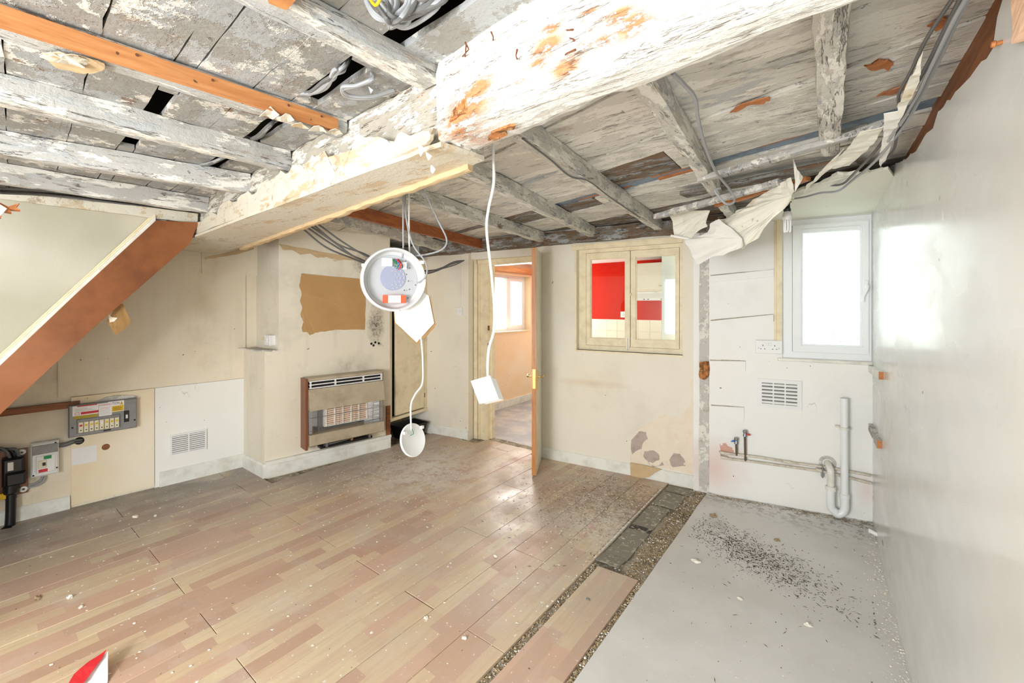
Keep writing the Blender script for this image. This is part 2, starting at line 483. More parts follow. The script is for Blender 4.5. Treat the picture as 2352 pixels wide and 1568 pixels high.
MT['black'] = plain('black_void', (16, 15, 14), .9)
MT['dark_gap'] = plain('dark_slot', (24, 22, 20), .8)

def concrete():
    m = Mat('dusty_subfloor', S(170, 158, 138), .9)
    m.layer(S(96, 84, 66), m.mask(6, .45, .6, (1, 1, 1), 7, .7), .8, .5)
    m.layer(S(206, 198, 182), m.mask(30, .56, .64, (1, 1, 1), 4), .8, .6)
    return m.done(.6, .006)
MT['concrete'] = concrete()
def vinyl():
    m = Mat('dusty_grey_vinyl', S(224, 221, 217), .62)
    m.layer(S(200, 196, 190), m.mask(1.6, .42, .7, (1, 1, 1), 6), .8)
    m.layer(S(212, 208, 202), m.mask(2.4, .5, .66, (1, 1, 1), 6), .7)
    m.layer(S(230, 226, 218), m.mask(38, .68, .72, (1, 1, 1), 3), .7)
    m.layer(S(92, 84, 74), m.mul(m.mask(22, .56, .62, (1, 1, 1), 5, .8), m.spot((-.36, 2.70, 0), .02, .33, 5, .18, (1, 1.1, 1))), .75)
    m.layer(S(146, 136, 118), m.spot((-.62, 3.0, 0), .0, .2, 9, .2), .7)
    m.layer(S(96, 90, 84), m.mul(m.mask(30, .5, .58, (1, 1, 1), 4), m.zramp(3.2, 3.55, 1)), .7)
    return m.done(.15, .003, 60, .3)
MT['vinyl'] = vinyl()

def laminate(i):
    """three-strip laminate print: strips .0695 wide with random lengths"""
    m = Mat('laminate_print', S(215, 190, 160), .42)
    pos = m.position()
    sp = m.n('ShaderNodeSeparateXYZ'); m.l(pos, sp.inputs[0])
    def math_(op, a, b=None, c=None):
        q = m.n('ShaderNodeMath'); q.operation = op
        for k, x in enumerate((a, b, c)):
            if x is None: continue
            if isinstance(x, (int, float)): q.inputs[k].default_value = x
            else: m.l(x, q.inputs[k])
        return q.outputs[0]
    sx = math_('FLOOR', math_('DIVIDE', math_('ADD', sp.outputs[0], 1.072), .0695))
    h = m.n('ShaderNodeTexWhiteNoise'); h.noise_dimensions = '1D'; m.l(sx, h.inputs['W'])
    sy = math_('FLOOR', math_('ADD', math_('DIVIDE', sp.outputs[1], .40), math_('MULTIPLY', h.outputs[0], 7.0)))
    cb = m.n('ShaderNodeCombineXYZ'); m.l(sx, cb.inputs[0]); m.l(sy, cb.inputs[1])
    wn = m.n('ShaderNodeTexWhiteNoise'); wn.noise_dimensions = '2D'; m.l(cb.outputs[0], wn.inputs['Vector'])
    cr = m.n('ShaderNodeValToRGB'); cr.color_ramp.interpolation = 'CONSTANT'
    els = [(0, (216, 190, 158)), (.2, (202, 168, 144)), (.38, (222, 200, 166)), (.55, (212, 176, 152)), (.72, (218, 192, 158)), (.88, (196, 160, 136))]
    cr.color_ramp.elements[0].color = S(*els[0][1]); cr.color_ramp.elements[1].position = els[1][0]; cr.color_ramp.elements[1].color = S(*els[1][1])
    for p, c in els[2:]:
        e = cr.color_ramp.elements.new(p); e.color = S(*c)
    m.l(wn.outputs[0], cr.inputs[0]); m.col = cr.outputs[0]
    m.layer(S(196, 160, 130), m.mask(9, .48, .66, (5, .5, 1), 6, .6, dist=.5), .4)
    # pale worn dust lying over the boards, heavier by the left wall and along the far wall
    m.layer(S(188, 178, 168), m.mul(m.mask(2.1, .34, .6, (1, 1, 1), 7, .7), m.zramp(.4, 2.2, 1)), .6)
    m.layer(S(138, 134, 128), m.mul(m.zramp(-2.9, -4.1, 0), m.mask(3, .2, .5, (1, 1, 1), 6)), .9)
    m.layer(S(214, 206, 196), m.mask(3.4, .52, .72, (1, 1, 1), 8, .75), .5)
    m.layer(S(238, 236, 232), m.mul(m.mask(11, .42, .52, (1, 1, 1), 7, .8), m.spot((-2.85, 2.45, 0), .25, 1.0, 4, .5)), .85)
    m.layer(S(232, 228, 220), m.mul(m.mask(14, .42, .54, (1, 1, 1), 6, .8), m.spot((-1.2, 2.55, 0), .15, .6, 5, .3)), .8)
    m.layer(S(134, 120, 100), m.mul(m.mask(22, .45, .56, (1, 1, 1), 6, .8), m.spot((-1.3, 2.9, 0), .25, .8, 5, .3)), .7)
    m.layer(S(164, 96, 58), m.spot((-2.93, 1.77, 0), .03, .17, 8, .25, (1, .7, 1)), .75)
    m.layer(S(240, 236, 228), m.mask(46, .69, .73, (1, 1, 1), 2), .75)
    m.layer(S(84, 70, 56), m.mask(40, .735, .75, (1, 1, 1), 2), .8)
    r = m.n('ShaderNodeMapRange'); r.inputs[3].default_value = .30; r.inputs[4].default_value = .62
    m.l(m.mask(3, .35, .65, (1, 1, 1), 6), r.inputs[0]); m.l(r.outputs[0], m.b.inputs['Roughness'])
    return m.done(.06, .002)
MT['laminate'] = laminate(0)
MT['lam_core'] = plain('laminate_core_edge', (150, 112, 76), .7)

# ---------------------------------------------------------------- setting: floor
fl_ = st('floor', MB().box(-4.5, .45, -2.2, 3.75, -.14, -.016), 'concrete')
xs = [-1.072, -1.279, -1.488, -1.697, -1.905, -2.114, -2.322, -2.53, -2.738, -2.946, -3.154, -3.362, -3.57, -3.778, -3.986, -4.194, -4.4]
def far_y(x):
    if x > -2.25: return BACK.A.y + (x - BACK.A.x) * (BACK.d.y / BACK.d.x) - .004
    if x > -3.0: return 3.425
    return BACKL.A.y + (x - BACKL.A.x) * (BACKL.d.y / BACKL.d.x) - .004
lam_meshes = 0
for k in range(len(xs) - 1):
    x1, x0 = xs[k] - .0012, xs[k + 1] + .0012
    off = 1.352 if k % 2 == 0 else .684
    ys = [off + j * 1.285 for j in range(-4, 4)]
    end = far_y((x0 + x1) / 2)
    for j in range(len(ys) - 1):
        y0, y1 = max(ys[j] + .0015, -2.1), min(ys[j + 1] - .0015, end)
        if y1 - y0 < .05: continue
        xa, xb = x0, x1
        segs = [(y0, y1)]
        if xa < -3.60: # the chimney breast stands here
            segs = []
            lim = 1.53
            if y0 < lim: segs.append((y0, min(y1, lim)))
            if xb < -3.6 and y1 > 2.66: segs.append((max(y0, 2.66), y1))
        for (p, q) in segs:
            if q - p < .04: continue
            g = R.choice([.0015, .002, .004]) if R.random() < .35 else 0
            xr = min(xb, xb)
            mb = MB(); b = .0012; dz = R.uniform(-.0008, .0008)
            q -= g
            z1 = dz
            mb.add([(xa, p, -.012), (xr, p, -.012), (xr, q, -.012), (xa, q, -.012),
                    (xa, p, z1 - b), (xr, p, z1 - b), (xr, q, z1 - b), (xa, q, z1 - b),
                    (xa + b, p + b, z1), (xr - b, p + b, z1), (xr - b, q - b, z1), (xa + b, q - b, z1)],
                   [(0, 3, 2, 1), (0, 1, 5, 4), (1, 2, 6, 5), (2, 3, 7, 6), (3, 0, 4, 7),
                    (4, 5, 9, 8), (5, 6, 10, 9), (6, 7, 11, 10), (7, 4, 8, 11), (8, 9, 10, 11)])
            O('laminate_board', mb, 'laminate', fl_)
# grey vinyl sheet on the right, its cut edge slightly lifted
mb = MB(); ve = []
for i in range(41):
    y = -2.1 + i * (3.455 + 2.1) / 40
    ve.append((-.782 + .006 * noise.noise(Vector((y * 3, 1, 0))), y))
rw = lambda y: RIGHT.A.x + (3.64 - y) * (-.0 + (.22 - .178) / (3.64 - 2.17))
for (x, y) in ve:
    yy = min(y, 3.455); xr = rw(yy) + .01
    lift = .003 + .003 * noise.noise(Vector((y * 2, 5, 0)))
    mb.v += [(x, yy, -.014), (x, yy, lift), (x + .06, yy, -.003), (xr, yy + (.19 if y > 3.4 else 0), -.003)]
for i in range(len(ve) - 1):
    for k in range(3):
        mb.f.append((i * 4 + k, i * 4 + k + 1, i * 4 + k + 5, i * 4 + k + 4))
O('vinyl_floor_sheet', mb, 'vinyl', fl_)

# ---------------------------------------------------------------- setting: walls
TOPZ = 2.30
st('wall_left', MB().wbox(LEFT, -2.3, 3.2, -.02, TOPZ, -.12, 0), 'wall_left')
a_pr0, _ = LEFT.hit(133, 905); a_pr1, _ = LEFT.hit(163, 1165); a_pr2, _ = LEFT.hit(355, 890); a_pr3, _ = LEFT.hit(557, 878)
wl = bpy.data.objects['wall_left']
_, z_a = LEFT.hit(133, 908); _, z_b = LEFT.hit(355, 893)
zs = (z_a + z_b) / 2
mb = MB().wbox(LEFT, a_pr0, a_pr3 + .02, zs, 1.97, 0, .014)
O('upper_wall_panel', mb, 'wall_left', wl)
MT['white_patch'] = wallm('white_painted_low_panel', (240, 240, 236), .05, .08)
O('white_low_panel', MB().wbox(LEFT, a_pr2, a_pr3 + .02, 0, zs - .006, 0, .014), 'white_patch', wl)
MT['fuse_board_backing'] = wallm('cream_backing_board', (240, 222, 188), .5, .2)
O('meter_backing_board', MB().wbox(LEFT, a_pr1, a_pr2 - .004, 0.02, zs - .006, 0, .020), 'fuse_board_backing', wl)
_, zt = LEFT.hit(520, 605); a0_, _ = LEFT.hit(462, 600)
O('top_corner_board', MB().wbox(LEFT, a0_, 1.5, LEFT.hit(462, 628)[1], 1.97, .014, .022), 'wall_left', wl)

# chimney breast : wide base with a shoulder, narrower stack above
bx = lambda y: BREAST.A.x + (y - BREAST.A.y) * BREAST.d.x / BREAST.d.y
mb = MB()
mb.hexa([(-4.25, 1.545, -.02), (bx(1.545), 1.545, -.02), (bx(2.64), 2.64, -.02), (-4.25, 2.64, -.02),
         (-4.25, 1.545, 1.032), (bx(1.545), 1.545, 1.032), (bx(2.64), 2.64, 1.032), (-4.25, 2.64, 1.032)])
mb.hexa([(-4.25, 1.648, 1.032), (bx(1.648), 1.648, 1.032), (bx(2.64), 2.64, 1.032), (-4.25, 2.64, 1.032),
         (-4.25, 1.648, TOPZ), (bx(1.648), 1.648, TOPZ), (bx(2.64), 2.64, TOPZ), (-4.25, 2.64, TOPZ)])
wb = st('wall_chimney_breast', mb, 'wall_breast')
mb = MB().poly(jag([(-4.2, 1.50, 1.033), (-3.74, 1.52, 1.033), (-3.70, 1.545, 1.033), (-3.70, 1.66, 1.033), (-4.2, 1.66, 1.033)], 5, .006, 3), (0, 0, 1), .008)
O('mortar_ledge', mb, 'plaster', wb)
# bare hardboard where the paper was torn from the breast
def wpts(W, px, off): return [W.p(*W.hit(u, v, off), off) for u, v in px]
hb = [(692, 628), (705, 629), (838, 641), (840, 700), (838, 757), (800, 757), (770, 757), (752, 760), (733, 762), (722, 765), (712, 770), (705, 762), (695, 762), (693, 752), (697, 740), (690, 722), (694, 705), (689, 690), (693, 676), (687, 655), (690, 642)]
O('bare_hardboard_patch', MB().poly(jag(wpts(BREAST, hb, .002), 3, .003, 5), BREAST.n, .001), 'hardboard', wb)
tb = [(640, 560), (700, 570), (760, 582), (830, 592), (828, 600), (790, 596), (770, 600), (750, 590), (730, 592), (712, 582), (690, 585), (670, 574), (650, 574)]
O('torn_paper_edge', MB().poly(jag(wpts(BREAST, tb, .002), 3, .004, 9), BREAST.n, .001), 'tan_paper', wb)
tb = [(470, 590), (520, 580), (580, 562), (583, 572), (545, 584), (505, 590), (470, 596)]
O('torn_paper_edge', MB().poly(jag(wpts(LEFT, tb, .024), 3, .003, 19), LEFT.n, .001), 'tan_paper', wl)

# far-left wall, door header, door wall, hatch wall
st('wall_alcove', MB().wbox(BACKL, -.35, BACKL.len, -.02, TOPZ, -.11, 0), 'wall_back')
aL = -((BACK.A - Vector((-2.985, 3.42, 0))).length)
h0, hz0 = BACK.hit(1325, 806); h1, hz1 = BACK.hit(1568, 812); _, hz2 = BACK.hit(1340, 575); _, hz3 = BACK.hit(1566, 553)
HZ0, HZ1 = (hz0 + hz1) / 2, (hz2 + hz3) / 2
print('hatch', h0, h1, HZ0, HZ1, 'len', BACK.len)
mb = MB()
mb.wbox(BACK, 0, h0, -.02, TOPZ, -.1, 0); mb.wbox(BACK, h1, BACK.len, -.02, TOPZ, -.1, 0)
mb.wbox(BACK, h0, h1, -.02, HZ0, -.1, 0); mb.wbox(BACK, h0, h1, HZ1, TOPZ, -.1, 0)
mb.wbox(BACK, -.80, 0, 1.885, TOPZ, -.1, -.02)
wk = st('wall_back', mb, 'wall_back')
# scar where a partition was taken out
pa, pb_ = WIN.hit(1606, 900)[0], WIN.hit(1629, 900)[0]
pts = []
rr = random.Random(4)
for i in range(19):
    z = i / 18 * 1.98; pts.append((pa + rr.uniform(-.003, .003), z))
for i in range(18, -1, -1):
    z = i / 18 * 1.98; pts.append((pb_ + rr.uniform(-.008, .008), z))
winx0, winx1 = WIN.hit(1797, 700)[0], WIN.len
zz0 = (WIN.hit(1802, 822)[1] + WIN.hit(1990, 829)[1]) / 2
zz1 = (WIN.hit(1830, 505)[1] + WIN.hit(1990, 491)[1]) / 2
print('win', winx0, winx1, zz0, zz1)
mb = MB()
mb.wbox(WIN, pb_, winx0, -.02, TOPZ, -.14, 0); mb.wbox(WIN, winx0, winx1 + .15, -.02, zz0, -.14, 0)
mb.wbox(WIN, winx0, winx1 + .15, zz1, TOPZ, -.14, 0); mb.wbox(WIN, winx1, winx1 + .15, zz0, zz1, -.14, 0)
mb.wbox(WIN, -.02, pb_, -.02, TOPZ, -.14, -.022)
ww = st('wall_window', mb, 'wall_win')
O('partition_scar', MB().poly([WIN.p(a, z, -.021) for a, z in pts], WIN.n, .010), 'plaster', ww)
# right wall: plaster up to a torn edge, brown board above
tops = [at_x(u, v, .2) for u, v in [(2225, 0), (2212, 60), (2205, 130), (2170, 190), (2152, 215), (2120, 262), (2112, 300), (2098, 318), (2085, 350), (2060, 372), (2040, 386)]]
Aw = RIGHT
prof = [(0.0, 2.012)] 
for t in reversed(tops):
    prof.append(((t - Aw.A).dot(Aw.d), t.z))
prof.append((prof[-1][0] + .25, 2.0)); prof.append((5.7, 2.02))
prof.sort()
prof2 = [prof[0]]
for i in range(1, len(prof)):
    a, b = prof2[-1], prof[i]
    if b[0] - a[0] > .06:
        n = int((b[0] - a[0]) / .035)
        for k in range(1, min(n, 60)):
            t = k / min(n, 60); am = .006 if b[0] < 2.9 else 0
            prof2.append((a[0] + (b[0] - a[0]) * t + rr.uniform(-.01, .01) * (am > 0), a[1] + (b[1] - a[1]) * t + rr.uniform(-am, am)))
    prof2.append(b)
pp = [(-.0, -.02)] + prof2 + [(5.7, -.02)]
PR = [Aw.p(a, z, -.03) for a, z in pp]
wr = st('wall_right', MB().poly(PR, Aw.n, .03), 'wall_right')
MT['brown_back'] = wood('brown_boarding_behind_plaster', (158, 98, 52), (112, 66, 34), 1, .6, .1)
O('backing_board', MB().wbox(Aw, -.1, 5.7, 1.80, TOPZ, -.10, -.04), 'brown_back', wr)
st('wall_rear', MB().box(-4.6, -1.6, -2.15, -2.05, -.02, TOPZ).box(-.1, .5, -2.15, -2.05, -.02, TOPZ)
   .box(-1.6, -.1, -2.15, -2.05, -.02, .8).box(-1.6, -.1, -2.15, -2.05, 1.98, TOPZ), 'wall_back')
mb = MB()
for (a, b, c, d) in [(-1.6, -.1, .8, .86), (-1.6, -.1, 1.92, 1.98), (-1.6, -1.54, .86, 1.92), (-.16, -.1, .86, 1.92), (-.88, -.82, .86, 1.92)]:
    mb.box(a, b, -2.13, -2.07, c, d)
st('window_4', mb, 'upvc')

# ---------------------------------------------------------------- setting: skirting
def skirt(name, W, a0, a1, h, t=.016, mat='skirting', z0=0):
    mb = MB(); prof = [(0, z0), (t, z0), (t, h - .012), (t * .6, h - .003), (t * .3, h), (0, h)]
    n = len(prof)
    for a in (a0, a1): mb.v += [tuple(W.p(a, z, d)) for d, z in prof]
    for k in range(n): j = (k + 1) % n; mb.f.append((k, j, n + j, n + k))
    mb.f.append(tuple(range(n))); mb.f.append(tuple(n + k for k in reversed(range(n))))
    return st(name, mb, mat)
sk0 = LEFT.hit(365, 1100)[0]
skirt('baseboard_left', LEFT, sk0, LEFT.len - .012, .115, .032)
SIDE = Wall((-4.16, 1.545), (-3.73, 1.545), (0, -1))
skirt('baseboard_chimney_side', SIDE, 0.02, SIDE.len + .012, .112, .018)
skirt('baseboard_chimney', BREAST, -.018, BREAST.len + .0, .105, .018)
skirt('baseboard_alcove', BACKL, .05, BACKL.len, .095, .016)
skirt('baseboard_back', BACK, .02, BACK.len - .02, .092, .016)
skirt('baseboard_meter', LEFT, -1.2, LEFT.hit(163, 1160)[0] - .005, .09, .02)
# dusty stub at the meter board base
# ---------------------------------------------------------------- setting: ceiling
ce = st('ceiling', MB().box(-4.6, .5, -2.2, 3.8, 2.30, 2.38), 'dark_void')
def ceil_board(x0, x1, y0, y1, sl, z, mat, th=.02, seed=0, refx=-1.0, jagx=0.0, tilt=0.0, name='ceiling_board'):
    """board running across the joists, y given at refx, slope sl"""
    mb = MB(); n = max(2, int((x1 - x0) / .07))
    for i in range(n + 1):
        x = x0 + (x1 - x0) * i / n; s = (x - refx) * sl
        e0 = .007 * noise.noise(Vector((x * 9, y0 * 5, seed))); e1 = .007 * noise.noise(Vector((x * 9, y1 * 5, seed + 3)))
        zz = z + .004 * noise.noise(Vector((x * 3, y0, seed)))
        ex = jagx * noise.noise(Vector((seed, i, 0))) if i in (0, n) else 0
        mb.v += [(x + ex, y0 + s + e0, zz), (x - ex, y1 + s + e1, zz + tilt), (x - ex, y1 + s + e1, zz + th + tilt), (x + ex, y0 + s + e0, zz + th)]
    for i in range(n):
        for k in range(4):
            j = (k + 1) % 4; mb.f.append((i * 4 + k, i * 4 + j, (i + 1) * 4 + j, (i + 1) * 4 + k))
    mb.f.append((0, 1, 2, 3)); mb.f.append(tuple(n * 4 + k for k in (3, 2, 1, 0)))
    return O(name, mb, mat, ce)
# front part, over the photographer and up to the main beam
y = -2.05; fi = 0
cuts = [-2.05, -1.85, -1.62, -1.40, -1.18, -.98, -.76, -.55, -.34, -.155, .038, .20, .352, .405, .55, .665, .735, .86, 1.05]
for i in range(len(cuts) - 1):
    y0, y1 = cuts[i], cuts[i + 1]; fi += 1
    if abs(y0 - .665) < 1e-6 or abs(y0 - .352) < 1e-6:
        # cable run: short boards with gaps between
        if abs(y0 - .352) < 1e-6: runs = [(-4.5, -2.46), (-2.27, -2.02), (-1.72, .5)]
        else: runs = [(-4.5, -2.52), (-2.02, -1.95), (-1.60, -1.42), (-1.08, -1.02), (-.64, .5)]
        for (xa, xb) in runs: ceil_board(xa, xb, y0 + .002, y1 - .003, -.055, 2.092, 'board_front', seed=fi, jagx=.03)
        continue
    xsplit = [-4.5, -2.9 + .3 * ((i * 7) % 3), -.2, .5]
    runs = [(xsplit[k], xsplit[k + 1] - .003) for k in range(3)]
    for (xa, xb) in runs:
        ceil_board(xa, xb, y0 + .001, y1 - .0015, -.055, 2.092 + R.uniform(-.002, .002), 'board_front', seed=fi, jagx=.012)
# back part, the boards run slightly askew
yb = [1.02, 1.17, 1.42, 1.60, 1.84, 2.02, 2.19, 2.31, 2.42, 2.60, 2.78, 3.0, 3.2, 3.42, 3.66]
for i in range(len(yb) - 1):
    y0, y1 = yb[i], yb[i + 1]
    yr0, yr1 = y0 , y1
    z = 2.088 + R.uniform(-.006, .006); fi += 1; y1 -= .005
    if abs(y0 - 2.31) < 1e-6:
        ceil_board(-4.4, -1.7, y0, y1 - .004, -.27, z, 'board_dark', seed=fi)
        ceil_board(-1.7, .4, y0 - .002, y1 + .002, -.27, z + .009, 'board_blue', seed=fi)
        ceil_board(-1.35, -.95, y0 + .075, y1 - .012, -.27, z + .006, 'orange_x', seed=fi + 50, jagx=.06, name='split_batten')
        ceil_board(-.80, -.50, y0 + .01, y0 + .04, -.27, z + .004, 'orange_x', seed=fi + 51, jagx=.06, name='split_batten')
        ceil_board(-.28, -.10, y0 + .0, y0 + .03, -.27, z + .004, 'orange_x', seed=fi + 52, jagx=.05, name='split_batten')
        ceil_board(-.78, -.55, y0 + .08, y1 + .01, -.27, z + .004, 'orange_x', seed=fi + 53, jagx=.06, name='split_batten')
        continue
    if abs(y0 - 2.42) < 1e-6:
        ceil_board(-4.4, -2.1, y0 + .0015, y1 - .004, -.27, z, 'board', seed=fi)
        ceil_board(-2.08, -1.25, y0, y1 - .004, -.27, z, 'board_dark', seed=fi)
        ceil_board(-1.24, .3, y0 + .012, y1 - .03, -.27, z, 'board', seed=fi, tilt=-.01); continue
    mat = 'board'
    if abs(y0 - 2.19) < 1e-6 or abs(y0 - 2.02) < 1e-6:
        ceil_board(-4.4, -1.02, y0, y1 - .004, -.27, z, 'board', seed=fi)
        ceil_board(-1.015, -.62, y0, y1 - .01, -.27, z, 'board_dark', seed=fi); ceil_board(-.615, .4, y0, y1 - .004, -.27, z, 'board', seed=fi); continue
    xa = R.choice([-2.4, -1.9, -3.1])
    ceil_board(-4.4, xa, y0 + .0015, y1 - .004, -.27, z, mat, seed=fi)
    ceil_board(xa + .004, .4, y0 + .0015, y1 - .004, -.27, z, mat if y0 < 2.9 else 'board_dark', seed=fi + 30)
for k, px in enumerate([[(1676, 262), (1690, 248), (1725, 234), (1766, 220), (1768, 232), (1748, 238), (1700, 252)], [(1984, 152), (2010, 150), (2018, 138), (2040, 138), (2052, 150), (2040, 162), (2028, 158), (2000, 162)],
                        [(2012, 225), (2050, 205), (2090, 192), (2085, 204), (2050, 218)], [(2130, 60), (2165, 40), (2185, 48), (2150, 70)]]):
    O('bare_split', sheet([tuple(at_z(u, v, 2.081)) for u, v in jag(px, 3, 2, k)], .003, .004, 30, 1, k), 'orange_x', ce)
# joists : px of the lower-left edge of the bottom face at both ends, bottom height, widths
def joist(name, x_a, y_a, x_b, y_b, z_a, z_b, w, top, mat, label, seed, segs=26, amp=.005, wood_=False, off=0):
    A = [(x_a, y_a, z_a), (x_a + w, y_a, z_a), (x_a + w, y_a, top), (x_a, y_a, top)]
    B = [(x_b, y_b, z_b), (x_b + w, y_b, z_b), (x_b + w, y_b, top), (x_b, y_b, top)]
    mb = rough_bar(A, B, segs, amp, 7, seed)
    return O(name, mb, mat, None, label=label, category='joist', kind='structure')
def jline(px0, px1, z0, z1, y0, y1):
    p, q = at_z(px0[0], px0[1], z0), at_z(px1[0], px1[1], z1)
    f = lambda y: p.x + (q.x - p.x) * (y - p.y) / (q.y - p.y)
    return f(y0), y0, f(y1), y1
YB0, YB1 = -2.0, .90
def yf(x): return .775 - .0565 * (x + .19)      # main beam, front face
def yr(x): return max(.885 - .128 * (x + .22), .86)    # main beam, rear face
fronts = [((520, 0), (960, 207), 2.045, .085, 'first painted joist in front of the main beam, from the right'),
          ((0, 92), (750, 314), 2.040, .085, 'painted joist with the bare orange plank nailed on its side'),
          ((0, 249), (640, 395), 2.005, .075, 'broad peeling joist next after the one with the orange plank'),
          ((0, 365), (555, 446), 1.99, .075, 'peeling joist second from the stairs, in front of the beam'),
          ((0, 425), (459, 490), 1.99, .06, 'peeling joist nearest the stair panel')]
for i, (a, b, z, wd, lb) in enumerate(fronts):
    xa, ya, xb, yb_ = jline(a, b, z, z, -2.0, .9)
    # keep the direction of the visible stretch, end in the beam
    joist('ceiling_joist', xa, -2.0, xb + (0), yf(xb) + .03, z, z, wd, 2.093, 'joist', lb, i + 1, 40)
joist('ceiling_joist', -.30, -2.0, -.30, .83, 2.045, 2.045, .085, 2.093, 'joist', 'painted joist over the camera end of the beam', 12, 40)
# new orange plank nailed on the side of joist two
xa, ya, xb, yb_ = jline((0, 53), (785, 302), 2.045, 2.045, -1.6, .84)
o = O('nailed_plank', MB().hexa([(xa + .004, -1.6, 2.030), (xa + .026, -1.6, 2.030), (xb + .022, yf(xb) - .004, 2.034), (xb, yf(xb) - .004, 2.034),
                                 (xa + .004, -1.6, 2.078), (xa + .026, -1.6, 2.078), (xb + .022, yf(xb) - .004, 2.078), (xb, yf(xb) - .004, 2.078)]), 'orange_y', None,
      label='bare orange softwood plank running along a peeling ceiling joist', category='plank')
for t in (.05, .35, .55, .8, .93):
    y_ = -.0 + .84 * t; x_ = xa + (xb - xa) * (y_ + 1.6) / 2.44 + .0255
    O('nail_head', MB().lathe((x_, y_, 2.065), (1, 0, 0), [(0, .001), (.004, .001), (.004, -.001)], 10), plain('rusty_nail', (110, 70, 50), .6), o)
rears = [(((1171, 321), (1507, 532)), 2.005, .062, 3.46, 'joist behind the beam, with a wire clipped along it'),
         (((1460, 214), (1627, 446)), 2.0, .055, 3.46, 'joist behind the beam ending at the torn ceiling paper'),
         (((1864, 45), (1881, 340)), 2.0, .066, 2.12, 'short upright-looking joist nearest the right wall'),
         (((1033, 398), (1366, 551)), 2.0, .062, 3.46, 'joist behind the beam, ending above the hatch window'),
         (((880, 452), (1255, 562)), 1.995, .062, 3.40, 'joist behind the beam, ending above the open door'),
         (((700, 500), (1060, 590)), 1.985, .062, 3.35, 'joist behind the beam over the gas fire'),
         (((560, 535), (840, 600)), 1.97, .062, 3.2, 'joist behind the beam over the chimney breast')]
for i, ((a, b), z, wd, ye, lb) in enumerate(rears):
    p, q = at_z(*a, z), at_z(*b, z)
    f = lambda y: p.x + (q.x - p.x) * (y - p.y) / (q.y - p.y)
    if i >= 4: q.y = max(q.y, p.y + .5)
    xs_, ys_ = f(yr(p.x) - .04), yr(p.x) - .04
    joist('ceiling_joist', xs_, ys_, f(ye), ye, z, z, wd, 2.089, 'joist_back', lb, i + 20, 34)
p, q = at_z(784, 494, 1.985), at_z(1132, 578, 1.985)
f = lambda y: p.x + (q.x - p.x) * (y - p.y) / (q.y - p.y)
O('nailed_plank', MB().hexa([(f(1.2), 1.2, 1.985), (f(1.2) + .03, 1.2, 1.985), (f(3.3) + .03, 3.3, 1.985), (f(3.3), 3.3, 1.985),
                             (f(1.2), 1.2, 2.07), (f(1.2) + .03, 1.2, 2.07), (f(3.3) + .03, 3.3, 2.07), (f(3.3), 3.3, 2.07)]), 'orange_dark', None,
  label='dark orange plank among the joists behind the hanging light', category='plank')
# wall plate over the far wall
mb = rough_bar([(-3.7, 3.14, 1.955), (-3.7, 3.24, 1.955), (-3.7, 3.24, 2.08), (-3.7, 3.14, 2.08)],
               [(-.5, 3.44, 1.965), (-.5, 3.52, 1.965), (-.5, 3.52, 2.08), (-.5, 3.44, 2.08)], 50, .008, 6, 77)
O('wall_plate', mb, 'board_dark', None, label='rotten timber wall plate along the top of the far wall', category='timber', kind='structure')
# main beam: thinner bare stretch on the right, plastered wide stretch on the left
def beamsec(x, yfr, yrr, zb, zt): return [(x, yfr, zb), (x, yrr, zb), (x, yrr, zt), (x, yfr, zt)]
secs = [(.25, .755, .855, 1.875), (-.2, .775, .89, 1.873), (-.68, .80, .945, 1.87), (-.90, .828, .985, 1.868)]
mbb = MB()
for i in range(len(secs) - 1):
    a, b = secs[i], secs[i + 1]
    m2 = rough_bar(beamsec(a[0], a[1], a[2], a[3], 2.12), beamsec(b[0], b[1], b[2], b[3], 2.12), 14, .005, 5, 3, 4)
    mbb.add(m2.v, m2.f)
def beam_mat():
    m = Mat('peeled_white_beam', S(236, 232, 224), .75); st_ = (1, 4, 4)
    m.layer(S(250, 248, 240), m.mask(5, .45, .5, st_, 8, .7), .8, .3)
    m.layer(S(186, 180, 168), m.mask(7, .54, .6, st_, 9, .75), .6, -.3)
    m.layer(S(150, 128, 100), m.mask(10, .62, .66, st_, 9, .8), .7, -.4)
    acc = None
    for (u, v, r) in [(1458, 66, .030), (1262, 108, .030), (1302, 160, .026), (1272, 70, .018), (1430, 45, .022), (1400, 100, .018), (1345, 115, .016), (1192, 185, .014), (1240, 150, .02), (1360, 40, .016), (1500, 60, .012), (1070, 235, .06), (1040, 275, .05), (1095, 200, .035), (960, 275, .03), (985, 300, .02)]:
        p = at_y(u, v, yf(-.6)); k = m.spot(tuple(p), r * .5, r * 1.25, 0, 0, (.6, .3, 1.1))
        acc = k if acc is None else m.mul(acc, k, 'MAXIMUM')
    m.layer(S(206, 136, 82), m.mul(acc, m.mask(14, .46, .5, (1, 3, 3), 9, .8)), .95, -.8)
    m.layer(S(120, 100, 80), m.mul(m.mask(5, .012, 0, (.35, 5, 5), 5, .6, band=True), m.mask(6, .48, .54, st_)), .8, -1.0)
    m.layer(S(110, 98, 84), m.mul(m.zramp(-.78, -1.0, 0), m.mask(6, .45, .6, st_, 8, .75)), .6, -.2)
    return m.done(.7, .01, 60, .25)
MT['beam'] = beam_mat()
bmn = st('ceiling_beam', mbb, 'beam'); bmn['label'] = 'massive peeling white timber beam crossing the room'; bmn['category'] = 'beam'
secs = [(-.86, .822, .99, 1.862), (-1.2, .845, 1.04, 1.862), (-2.0, .88, 1.12, 1.865), (-3.27, .945, 1.275, 1.868), (-4.25, .98, 1.36, 1.85)]
mbb = MB()
